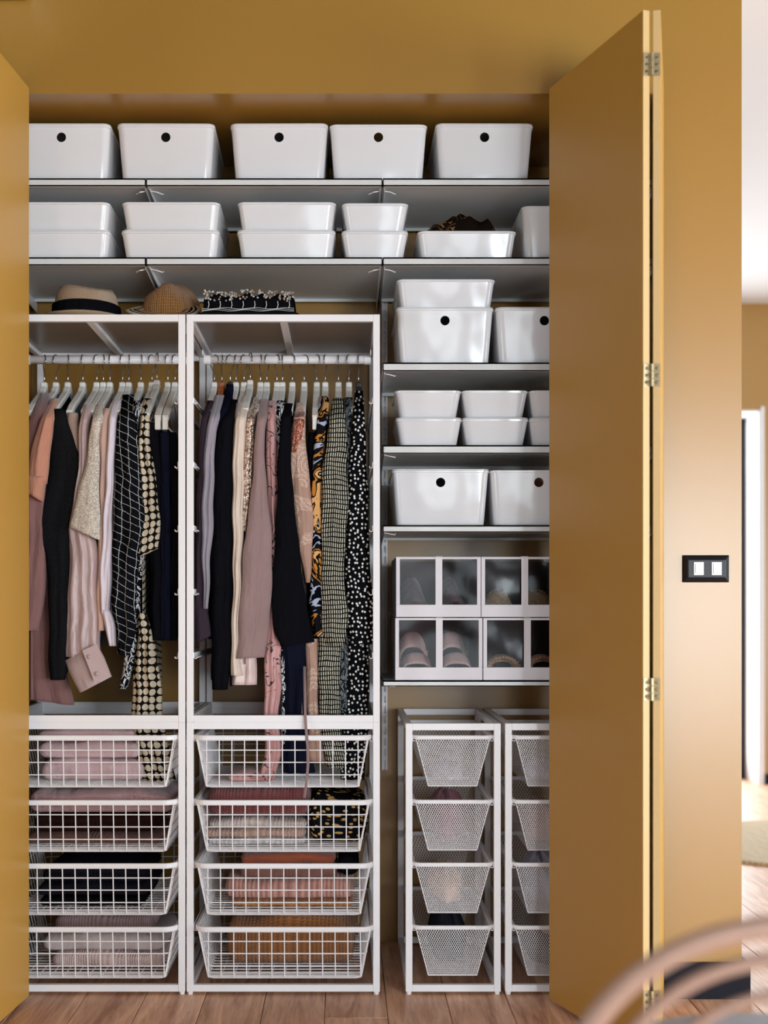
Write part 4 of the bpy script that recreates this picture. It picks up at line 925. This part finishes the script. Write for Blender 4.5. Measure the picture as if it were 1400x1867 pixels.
# ------------------------------------------------------------ hangers
def make_hanger(bar):
    root = empty('clothes_hanger', (0, 0, 0)); e, d = (.198, .128) if bar else (.178, .112)
    sec = [(-.0078, -.008), (.0078, -.008), (.0088, -.005), (.0088, .007), (.0068, .009), (-.0068, .009), (-.0088, .007), (-.0088, -.005)]
    half = [(0, -e, -d), (0, -e*.8, -d*.80), (0, -e*.55, -d*.62), (0, -.055, -.049), (0, -.028, -.036), (0, -.013, -.022)]
    pts = half + [(0, 0, -.017)] + [(0, -y, z) for _, y, z in half[::-1]]
    m = MB(); m.sweep(pts, sec, up=(0, .001, 1)); obj('hanger_arms', m, MAT['hanger'], root, bevel=.002, seg=2)
    m = MB(); m.box(-.0085, .0085, -.0115, .0115, -.034, .001); obj('hanger_neck', m, MAT['hanger'], root, bevel=.004, seg=3)
    if bar:
        for s_ in (-1, 1):
            m = MB(); m.box(-.0075, .0075, s_*e-.0065, s_*e+.0065, -d-.030, -d+.006); obj('hanger_tip', m, MAT['hanger'], root, bevel=.003, seg=3)
        m = MB(); m.tube([(0, -e, -d-.018), (0, e, -d-.018)], .0035, 8); obj('trouser_bar', m, MAT['hanger'], root, smooth=True)
    hz = ZROD+.0118-.0182-ZH; R_ = .0197
    pts = [(0, 0, -.004), (0, 0, .022), (0, .004, hz*.5)] + [(0, cos(a)*R_, hz+sin(a)*R_) for a in [0.0-.35, .0, .4, .8, 1.2, 1.57, 1.95, 2.3, 2.7, 3.14, 3.5]]
    m = MB(); m.tube(pts, .0016, 7); obj('hook', m, MAT['chrome'], root, smooth=True)
    return root
ZH = PZ(698, YROD)
protos = [make_hanger(False), make_hanger(True)]; usedh = [False, False]
def place_hanger(px, label, group, rz=0, dz=0, mat=None, hookyaw=0, bar=0):
    o = dup(protos[bar]) if usedh[bar] else protos[bar]; usedh[bar] = True
    o.location = (PX(px, YROD), YROD, ZH+dz); o.rotation_euler.z = rz; tag(o, label, 'hanger', group)
    for c in kids(o):
        if c.name.startswith('hook'): c.rotation_euler.z = hookyaw
        elif mat is not None:
            c.data = c.data.copy(); c.data.materials[0] = mat
    return o

# ------------------------------------------------------------ garments
def interp(tab, x):
    if x <= tab[0][0]: return tab[0][1:]
    for a, b in zip(tab, tab[1:]):
        if x <= b[0]:
            t = (x-a[0])/(b[0]-a[0]); return tuple(p*(1-t)+q*t for p, q in zip(a[1:], b[1:]))
    return tab[-1][1:]
def smoothprof(rows, n):
    y0, y1 = rows[0][0], rows[-1][0]; out = []
    for i in range(n+1):
        y = y0+(y1-y0)*i/n; acc = [0, 0]; 
        for d in (-10, -5, 0, 5, 10):
            v = interp(rows, min(max(y+d*.8, y0), y1)); acc[0] += v[0]/5; acc[1] += v[1]/5
        out.append((y, acc[0], acc[1]))
    return out
def ynear(py, Yn):
    return interp([(700, 3.605), (716, 3.582), (732, 3.500), (750, 3.448), (762, Yn-.016), (790, Yn-.010), (850, Yn), (2000, Yn)], py)[0]
def front(rows, Yn, mat, parent, name, seed=0, folds=3, amp=.16, t=.026, n=None, tilt=None, hemtilt=0, rag=0):
    n = n or max(10, int((rows[-1][0]-rows[0][0])/7)); pr = smoothprof(rows, n); K = 36; rnd = random.Random(seed+99)
    ph = [rnd.uniform(0, 6.28) for _ in range(5)]; m = MB(); rings = []; us = []
    for j, (py, l, r) in enumerate(pr):
        q = j/n; Y = ynear(py, Yn); wpx = max(1.5, r-l); X0, X1 = PX(l, Y), PX(r, Y); W = X1-X0; hd = min(t, .006+W*.55)*(1 if j else .6); cx = (X0+X1)/2; z = PZ(py, Y)
        g = min(1, q*3); row = []
        for i in range(K):
            a = 2*pi*i/K; ca, sa = cos(a), sin(a); x = cx - ca*W/2; s = ca
            f = amp*g*(sin(s*folds*2.0+ph[0]+z*1.7+1.5*sin(z*4.5+ph[3]))*.6+sin(s*folds*4.1+ph[1]+z*3.1)*.3+.25*sin(z*24+s*5+ph[2]))
            k = abs(sa)**.75*math.copysign(1, sa)
            zz = z + hemtilt*(-ca)*q**3 + (rag*sin(i*1.3+ph[3]) if j == n else 0)
            row.append((x + .0015*g*sin(z*45+ph[4]), Y + hd - k*hd*(1+f) , zz))
        rings.append(row)
    wmax = max(PX(r, Yn)-PX(l, Yn) for _, l, r in pr)
    L = [PZ(p[0], Yn) for p in pr]
    ww = [PX(r, Yn)-PX(l, Yn) for _, l, r in pr]
    def uv(i, j):
        a = i/K; # keep print size constant across the width
        s = cos(2*pi*i/K); return (-s*ww[min(j, n)]/2*1.15 + (0 if i <= K/2 else .31) + seed*.071, L[min(j, n)])
    base = m.quad_grid(rings, closed_u=True, uv=uv); m.f.append(tuple(base+k for k in range(K))[::-1]); m.uv.append(None)
    m.f.append(tuple(base+n*K+k for k in range(K))); m.uv.append(None)
    return m
def body(xc, hw, Y0, Y1, ztop, zhem, drop, mat, parent, name, seed=0):
    rnd = random.Random(seed+5); ph = [rnd.uniform(0, 6.28) for _ in range(3)]; m = MB(); nu, nv = 26, 16; rings = []
    for j in range(nv+1):
        row = []
        for i in range(2*nu):
            s = i/nu if i < nu else 2-i/nu; sd = 1 if i < nu else -1; Y = Y0+(Y1-Y0)*s
            zt = ztop - drop*min(1, abs(Y-YROD)/.205)**1.0; z = zt + (zhem-zt)*j/nv
            e = (sin(pi*s)**.4 if 0 < s < 1 else 0.0); g = .35+.65*min(1, j/3)
            row.append((xc + sd*hw*g*e*(.8+.2*sin(s*17+ph[0])) + hw*.25*sin(s*13+ph[1]+z*2)*min(1, j/4), Y, z))
        rings.append(row)
    base = m.quad_grid(rings, closed_u=True, uv=lambda i, j: (i/nu*(Y1-Y0), -j/nv*(ztop-zhem))); nn = 2*nu
    m.f.append(tuple(base+k for k in range(nn))[::-1]); m.uv.append(None); m.f.append(tuple(base+nv*nn+k for k in range(nn))); m.uv.append(None)
    return m
allnecks = [81, 102.5, 124, 151, 176.5, 188.5, 200.5, 223.5, 235, 257, 277, 286, 306, 319, 391, 404.6, 419.6, 430.4, 444.8, 456.2, 475, 486.6, 505, 515, 533, 554.7, 577.5, 593, 617, 636, 653.8]
def garment(neck, name, cat, label, mat, rows, Yn=3.432, hem=None, short='', hmat=None, hlabel=None, folds=3, amp=.16, t=.024, dz=0, rz=0, extra=(), bodymat=None, trousers=False, hemtilt=0, hookyaw=None, y0b=None, nobody=False):
    i = allnecks.index(neck); gaps = [abs(neck-q) for q in allnecks if q != neck]; hw = min(.0125, min(gaps)*YROD/F*.40)
    xc = PX(neck, YROD); rnd = random.Random(int(neck*10))
    hl = hlabel or 'white wooden hanger holding the '+short
    place_hanger(neck, hl, 'hangers on the left rail' if neck < 350 else 'hangers on the middle rail', rz, dz, hmat, hookyaw if hookyaw is not None else rnd.uniform(-.5, .75), 1 if trousers else 0)
    zh = PZ(hem or rows[-1][0]-10, 3.5); zt = ZH-.030+dz if not trousers else ZH-.150
    r = empty(name, (xc, YROD, zt), label, cat)
    y0 = y0b or Yn+t*1.2
    if not nobody:
        o = obj('back', body(xc, hw, y0+.0, 3.835 if not trousers else 3.80, zt, zh, .115 if not trousers else .0, None, None, '', i), bodymat or mat, r, smooth=True)
    o = obj('front', front(rows, Yn, mat, r, 'front', seed=i, folds=folds, amp=amp, t=t, hemtilt=hemtilt), mat, r, smooth=True)
    for nm, rws, Y2, m2, kw in extra:
        o = obj(nm, front(rws, Y2, m2, r, nm, seed=i+50, **kw), m2, r, smooth=True)
    return r
G = garment
# left rail ------------------------------------------------
g1 = G(81, 'dress', 'dress', 'long mauve brown dress hanging farthest left, behind the terracotta shirt', FB['mauvebrown'],
  [(716, 74, 89), (730, 64, 88), (765, 50, 84), (850, 38, 80), (960, 40, 84), (1040, 36, 82), (1120, 30, 74), (1150, 28, 66)], 3.452, hem=1275, short='mauve brown dress',
  extra=[('skirt', [(1000, 34, 96), (1100, 30, 100), (1200, 28, 112), (1279, 24, 130)], 3.50, FB['mauvebrown'], dict(t=.035, folds=4, amp=.3, hemtilt=-.012))])
g2 = G(102.5, 'shirt', 'shirt', 'terracotta shirt with a rolled short sleeve near the left door', FB['terracotta'],
  [(726, 93, 106), (740, 84, 104), (765, 70, 93), (800, 58, 90), (850, 50, 86), (880, 46, 80)], 3.424, hem=1090, short='terracotta shirt', y0b=3.50, bodymat=FB['mauvebrown'],
  extra=[('cuff', [(868, 45, 79.5), (880, 44.5, 78), (904, 44, 75)], 3.420, FB['terracotta'], dict(t=.028, amp=.05, n=6, hemtilt=-.014))])
G(124, 'knit_top', 'top', 'black textured knit top between the terracotta shirt and the gold tee', FB['blacktex'],
  [(745, 97, 115), (770, 92, 122), (800, 91, 134), (850, 87, 149), (900, 78, 147), (950, 62, 140), (985, 66, 134), (1005, 80, 128), (1100, 86, 124), (1220, 86, 122), (1240, 88, 112)], 3.452, hem=1200, short='black textured knit top')
G(151, 'blouse', 'blouse', 'taupe blouse showing only at the shoulder beside the black knit top', FB['taupe'],
  [(752, 121, 140), (770, 118, 140), (800, 124, 148), (900, 136, 160), (1000, 136, 158), (1150, 132, 156)], 3.468, hem=1150, short='taupe blouse', bodymat=FB['slate'])
g5 = G(176.5, 'shirt', 'shirt', 'dusky pink satin shirt with a wide two button cuff at the bottom', FB['duskpink'],
  [(737, 150, 169), (755, 146, 164), (780, 141, 160), (860, 140, 162), (960, 120, 168), (1000, 124, 176), (1060, 122, 177), (1120, 119, 181), (1170, 116, 180), (1198, 116, 181)], 3.446, hem=1180, short='dusky pink satin shirt', folds=5, amp=.45, t=.024, bodymat=FB['slate'])
cf = MB(); rings = []
cpts = [(116, 1205, 176, 1176), (123, 1226, 187, 1197), (133, 1246, 195, 1217), (143, 1264, 201.5, 1234)]
for (a, b, c, d) in cpts:
    row = []
    for i in range(24):
        an = 2*pi*i/24; s = .5-.5*cos(an); Yc = 3.446-.0*s; row.append((PX(a+(c-a)*s, Yc), Yc+.018-sin(an)*.020*(1), PZ(b+(d-b)*s, Yc)))
    rings.append(row)
cf.quad_grid(rings, closed_u=True, uv=lambda i, j: (i*.006, j*.02)); cf.f.append(tuple(range(24))[::-1]); cf.uv.append(None)
cuff = obj('cuff', cf, FB['duskpink'], g5, smooth=True)
pk = MB(); pk.face([P(150, 1186, 3.425), P(177, 1174, 3.428), P(201, 1233, 3.43), P(172, 1243, 3.4255)]); obj('cuff_placket', pk, FB['duskpink'], cuff, solid=.0025)
for px, py in ((163, 1197.5), (177, 1228.5)):
    m = MB(); m.lathe([(.0058, 0), (.0062, .0015), (.0050, .003), (.003, .0036)], n=16); X, Y_, Z = P(px, py, 3.4235); m.v = [(x+X, Y_-z, Z+y) for x, y, z in m.v]; obj('button', m, FB['duskpink'], cuff, smooth=True)
G(188.5, 'tee', 'top', 'glittery pale gold tee with a wide flared short sleeve', FB['gold'],
  [(737, 175, 189), (755, 167, 187), (790, 162, 179), (850, 153, 178), (900, 140, 179), (940, 130, 179.5), (972, 124, 180)], 3.420, hem=1120, short='gold glitter tee', folds=1.5, amp=.1, t=.02, hemtilt=-.018, y0b=3.50, bodymat=FB['rosebeige'])
G(200.5, 'cardigan', 'cardigan', 'rose beige cardigan squeezed between the gold tee and a pale lilac shirt', FB['rosebeige'],
  [(744, 187, 201), (760, 183, 198), (800, 179, 196), (880, 180, 193), (960, 180, 192), (1080, 174, 190), (1150, 176, 188)], 3.448, hem=1120, short='rose beige cardigan', folds=2)
G(223.5, 'shirt', 'shirt', 'pale lilac satin shirt with its long sleeve beside the black windowpane blouse', FB['lilac'],
  [(728, 207, 222), (740, 200, 215), (765, 196, 211), (850, 192, 207), (950, 186, 204), (1050, 178, 203), (1095, 180, 198), (1118, 184, 198)], 3.436, hem=1165, short='pale lilac shirt', folds=2.5, amp=.3, t=.02,
  extra=[('cuff', [(1112, 182, 198), (1135, 187, 209), (1178, 199, 211)], 3.434, FB['lilac'], dict(t=.016, amp=.2))])
G(235, 'blouse', 'blouse', 'black blouse with a thin white windowpane check on the left rail', FB['grid'],
  [(719, 223, 243), (735, 217, 245), (770, 211, 246), (850, 207, 254), (900, 204, 263), (950, 202, 263), (1000, 202, 256), (1050, 202, 246), (1100, 200, 246), (1150, 208, 244), (1195, 218, 234)], 3.426, hem=1190, short='black windowpane blouse', folds=3, amp=.3, t=.028)
G(257, 'blouse', 'blouse', 'black and white brushstroke blouse behind the windowpane blouse', FB['zebra'],
  [(730, 243, 256), (760, 238, 254), (800, 236, 248), (900, 238, 262), (1000, 240, 262), (1100, 236, 254), (1180, 228, 248), (1256, 216, 230)], 3.462, hem=1230, short='black and white brushstroke blouse', bodymat=FB['black'])
g11 = G(277, 'dress', 'dress', 'black dress with large beige dots, long skirt trailing into the wire basket', FB['bigdots'],
  [(726, 262, 276), (745, 256, 270), (800, 250, 271), (850, 250, 279), (900, 254, 286), (950, 252, 290), (985, 249, 290), (1008, 249, 287)], 3.440, hem=1290, short='black dress with beige dots', folds=3, amp=.3, t=.024, hemtilt=.012,
  extra=[('skirt', [(1118, 251, 264), (1150, 250, 274), (1200, 244, 284), (1250, 238, 290), (1304, 237, 293), (1350, 241, 300), (1400, 250, 312), (1424, 258, 318)], 3.446, FB['bigdots'], dict(t=.035, folds=4, amp=.35))])
tr = [(774, 268, 290), (800, 270, 292), (900, 276, 297), (1000, 280, 300), (1168, 282, 302)]
G(286, 'trousers', 'trousers', 'black trousers hanging next to the beige dotted dress', FB['black'], [(770, 262, 288), (850, 270, 296), (1000, 272, 298), (1168, 272, 296)], 3.458, hem=1165, short='black trousers next to the dotted dress', dz=.006, trousers=True, folds=2)
G(306, 'trousers', 'trousers', 'black pinstriped trousers, second from the right on the left rail', FB['navyblack'], [(788, 290, 308), (900, 291, 310), (1000, 292, 312), (1168, 290, 312)], 3.452, hem=1165, short='black trousers, second from right on left rail', trousers=True, folds=3)
G(319, 'trousers', 'trousers', 'black trousers, farthest right on the left rail by the post', FB['black'], [(788, 306, 321), (900, 309, 323), (1000, 310, 323), (1168, 309, 321)], 3.456, hem=1165, short='black trousers farthest right on left rail', trousers=True)
# middle rail ----------------------------------------------
G(391, 'coat', 'coat', 'dark plum coat with a flared hem, farthest left on the middle rail', FB['plum'],
  [(730, 378, 389), (760, 366, 380), (800, 362, 376), (900, 358, 370), (1000, 356, 368), (1080, 352, 372), (1120, 350, 378), (1168, 349, 383)], 3.440, hem=1165, short='dark plum coat', hemtilt=.012, bodymat=FB['black'])
G(404.6, 'shirt', 'shirt', 'grey lilac long shirt on an orange wood hanger', FB['greylilac'],
  [(720, 392, 409), (745, 384, 404), (780, 375, 393), (850, 369, 389), (950, 366, 388), (1020, 367, 382), (1110, 371, 379)], 3.430, hem=1100, hlabel='orange brown wooden hanger holding the grey lilac shirt', hmat=MAT['hangerwood'], folds=2, amp=.35, t=.02)
G(419.6, 'jacket', 'jacket', 'navy black jacket on a black hanger behind the black long coat', FB['navyblack'],
  [(700, 412, 425), (735, 404, 424), (765, 392, 418), (850, 388, 404), (1000, 384, 398), (1240, 384, 398)], 3.452, hem=1230, hlabel='black hanger holding the navy black jacket', hmat=MAT['hangerblack'])
G(430.4, 'coat', 'coat', 'long black coat hanging beside the cream blouse', FB['black'],
  [(728, 419, 433), (745, 410, 430), (780, 396, 424), (850, 388, 424), (1000, 384, 425), (1150, 384, 422), (1215, 385, 421), (1258, 384, 412)], 3.438, hem=1250, short='long black coat')
G(444.8, 'blouse', 'blouse', 'mauve blouse glimpsed at the shoulder left of the cream blouse', FB['mauve'],
  [(734, 431, 444), (755, 426, 441), (800, 421, 436), (900, 422, 436), (1050, 423, 436)], 3.455, hem=1060, short='mauve blouse')
G(456.2, 'blouse', 'blouse', 'cream satin blouse with crinkled long sleeve beside rose gold sequins', FB['cream'],
  [(722, 443, 458), (740, 434, 454), (770, 427, 447), (850, 423, 444), (950, 423, 443), (1060, 424, 440), (1150, 421, 436), (1200, 420, 436), (1232, 421, 444)], 3.432, hem=1210, short='cream blouse', folds=3.5, amp=.4, t=.02, dz=.006, bodymat=FB['palepink'],
  extra=[('hem', [(1150, 428, 466), (1200, 424, 466), (1249, 420, 468)], 3.468, FB['palepink'], dict(t=.02, amp=.3))])
G(475, 'sequin_top', 'top', 'rose gold sequined top between cream blouse and plain mauve dress', FB['rosegold'],
  [(724, 463, 475), (745, 453, 470), (780, 446, 463), (850, 443, 461), (900, 441, 459), (940, 441, 455), (968, 443, 449)], 3.440, hem=960, short='rose gold sequined top', t=.02)
G(486.6, 'dress', 'dress', 'plain dusty mauve dress with long straight hem, widest on the middle rail', FB['mauvedress'],
  [(727, 474, 489), (745, 470, 489), (780, 465, 482), (850, 461, 482), (900, 457, 487), (950, 450, 492), (1000, 443, 496), (1100, 437, 494), (1160, 433, 487), (1200, 430, 482)], 3.417, hem=1190, short='plain dusty mauve dress', folds=1.5, amp=.14, t=.018, hemtilt=.002, y0b=3.47)
G(505, 'dress', 'dress', 'pink dress with black line drawn flowers, hem resting in the wire basket', FB['pinklines'],
  [(730, 489, 504), (760, 484, 503), (850, 484, 506), (950, 489, 508), (1050, 492, 512), (1120, 486, 510), (1170, 483, 512), (1250, 481, 512), (1304, 481, 507), (1380, 482, 512), (1424, 470, 500)], 3.448, hem=1400, short='pink flowered dress', folds=3, amp=.3, t=.022)
G(515, 'dress', 'dress', 'grey and white patterned dress squeezed right of the pink flowered dress', FB['zebra'],
  [(730, 505, 520), (760, 501, 514), (850, 500, 512), (1000, 505, 518), (1200, 512, 522), (1304, 512, 524), (1357, 511, 525)], 3.462, hem=1340, short='grey and white patterned dress', bodymat=FB['greylilac'])
G(533, 'dress', 'dress', 'black dress with a flared sleeve in the middle of the middle rail', FB['black'],
  [(735, 519, 534), (760, 512, 531), (800, 508, 529), (850, 506, 531), (900, 505, 534), (1000, 500, 545), (1100, 493, 557), (1150, 500, 569), (1175, 512, 573)], 3.421, hem=1400, short='black dress with flared sleeve', folds=2, t=.018, y0b=3.48, hemtilt=.006,
  extra=[('skirt', [(1150, 506, 560), (1200, 513, 558), (1304, 518, 556), (1410, 512, 575)], 3.450, FB['navyblack'], dict(t=.03, folds=4, amp=.3))])
g12 = G(554.7, 'kimono', 'kimono', 'tan sheer kimono with pale embroidery and copper beads on the shoulder', FB['tansheer'],
  [(734, 541, 556), (760, 534, 556), (800, 530, 557), (850, 525, 561), (900, 529, 568), (950, 537, 574), (1000, 544, 572), (1062, 557, 564)], 3.434, hem=1385, short='tan embroidered kimono', folds=2, amp=.2, t=.020,
  extra=[('beaded_shoulder', [(750, 536.5, 555.5), (775, 532.5, 556.5), (800, 529.5, 556), (824, 528.5, 540)], 3.431, FB['beads'], dict(t=.022, amp=.1, n=10)),
         ('skirt', [(1165, 556, 579), (1250, 558, 580), (1304, 560, 580), (1360, 560, 590), (1388, 562, 592)], 3.452, FB['tansheer'], dict(t=.025, amp=.3))])
G(577.5, 'trousers', 'trousers', 'black trousers on the bare tipped hanger between kimono and floral dress', FB['black'], [(788, 562, 576), (850, 562, 577), (1000, 560, 574), (1160, 562, 574)], 3.462, hem=1155, short='black trousers beside the tan kimono', trousers=True, t=.015)
G(593, 'dress', 'dress', 'black dress with large orange, blue and white flowers', FB['floral'],
  [(722, 583, 600), (745, 579, 599), (800, 574, 592), (850, 569, 586), (950, 566, 587), (1050, 566, 588), (1110, 563, 588), (1160, 570, 590)], 3.440, hem=1150, short='large flowered dress', folds=2, t=.02)
G(617, 'dress', 'dress', 'black dress covered in short beige dashes, long sleeve in front', FB['dashes'],
  [(725, 606, 626), (750, 602, 630), (790, 597, 632), (850, 588, 633), (900, 585, 635), (950, 586, 634), (1020, 586, 626), (1080, 585, 630), (1130, 584, 636), (1160, 590, 632), (1178, 600, 626)], 3.422, hem=1400, short='beige dashed black dress', folds=3, amp=.3, t=.026,
  extra=[('skirt', [(1120, 580, 622), (1200, 578, 621), (1304, 580, 621), (1360, 586, 625), (1400, 596, 632)], 3.446, FB['dashes'], dict(t=.03, folds=4, amp=.25))])
G(636, 'dress', 'dress', 'dark dress with a pale leaf print, mostly hidden by the dotted dress', FB['leaf'],
  [(724, 628, 643), (760, 626, 641), (850, 628, 642), (1000, 624, 640), (1150, 618, 636), (1300, 616, 634)], 3.456, hem=1290, short='leaf print dress', t=.02)
G(653.8, 'dress', 'dress', 'black dress with small white dots, farthest right on the middle rail', FB['dots'],
  [(712, 647, 662), (740, 644, 664), (780, 641, 666), (850, 637, 669), (900, 634, 671), (1000, 628, 673), (1050, 630, 677), (1100, 630, 681), (1150, 634, 684), (1175, 640, 678)], 3.430, hem=1410, hlabel='black hanger holding the white dotted black dress', hmat=MAT['hangerblack'], folds=3, amp=.28, t=.026,
  extra=[('skirt', [(1140, 634, 672), (1200, 632, 672), (1304, 628, 673), (1360, 624, 672), (1422, 620, 664)], 3.450, FB['dots'], dict(t=.03, folds=4, amp=.3))])
# satin tie of the kimono, falling in front of the frame bar
m = MB(); path = [P(555, 1215, 3.428), P(556, 1265, 3.40), P(556.5, 1300, 3.383), P(558, 1330, 3.375), P(561, 1365, 3.368), P(561.5, 1395, 3.366), P(559, 1425, 3.365), P(555, 1455, 3.364)]
m.sweep(path, [(-.0035, -.0006), (.0035, -.0006), (.0035, .0006), (-.0035, .0006)], up=(0, 1, 0)); obj('tie', m, FB['mauvedress'], g12, smooth=True)
# crumpled purple pink garment end in the top middle basket
S(415, 492, 1408, 1430, FB['pinklines'], 'crumpled pink patterned scarf lying in topmost middle basket', name='scarf', cat='scarf', seed=31, z0=bottom(0), lump=.4, D=.14)

# ------------------------------------------------------------ foreground bentwood chair and far rug
ch = empty('bentwood_chair', (.50, 1.55, 0), 'blurred bentwood chair with looped back and pale cushion in the right foreground', 'chair')
cxx = .465; yb = 1.27
def hoop(hw, ztop, rad, y0, lean, zb=.405, name='back_hoop'):
    pts = []
    for i in range(41):
        a = pi*i/40; k = abs(sin(a))**.92
        z = zb + (ztop-zb)*k; x = cxx - hw*math.copysign(abs(cos(a))**.8, cos(a)); pts.append((x, y0 - lean*k + .25*(1-k)**2*0, z))
    m = MB(); m.tube(pts, rad, 14); obj(name, m, MAT['bentwood'], ch, smooth=True)
ZC = lambda py, Y: PZ(py, Y)
hoop(.275, PZ(1687, yb), .0115, yb+.02, .02); hoop(.225, PZ(1748, yb+.03), .0078, yb+.05, .02); hoop(.175, PZ(1814, yb+.05), .0060, yb+.07, .02)
m = MB(); m.lathe([(.18, .386), (.225, .389), (.232, .40), (.225, .413), (.18, .417)], cxx+.06, yb+.27, 0, n=48); obj('seat', m, MAT['bentwood'], ch, smooth=True)
m = MB(); m.lathe([(.15, .418), (.20, .420), (.212, .438), (.205, .462), (.15, .473), (.02, .477)], cxx+.06, yb+.27, 0, n=48); obj('cushion', m, MAT['cushion'], ch, smooth=True)
for sx_, sy_ in ((-1, -1), (1, -1), (-1, 1), (1, 1)):
    m = MB(); bx_, by_ = cxx+.06+sx_*.20, yb+.27+sy_*.19; m.tube([(cxx+.06+sx_*.165, yb+.27+sy_*.15, .395), (cxx+.06+sx_*.18, yb+.27+sy_*.165, .25), (bx_, by_, .0)], [.014, .013, .010], 12); obj('leg', m, MAT['bentwood'], ch, smooth=True)
m = MB(); m.tube([(cxx+.06+cos(a)*.165, yb+.27+sin(a)*.155, .24) for a in [2*pi*i/40 for i in range(40)]], .007, 10, closed=True); obj('leg_ring', m, MAT['bentwood'], ch, smooth=True)
rg = MB(); ang = [2*pi*i/6+.28 for i in range(6)]; rc = (2.78, 5.42); rr_ = 1.30
ring = lambda r, z: [(rc[0]+cos(a)*r, rc[1]+sin(a)*r*.74, z) for a in ang]
rg.quad_grid([ring(rr_, .0005), ring(rr_, .012), ring(rr_-.02, .0145)], closed_u=True, uv=lambda i, j: (i, j*.02))
pts = ring(rr_-.02, .0145); rg.face(pts, [(x, y) for x, y, z in pts])
tag(obj('jute_rug', rg, FB['jute'], org=(rc[0], rc[1], 0)), 'natural woven jute rug on the floor of the far room', 'rug')
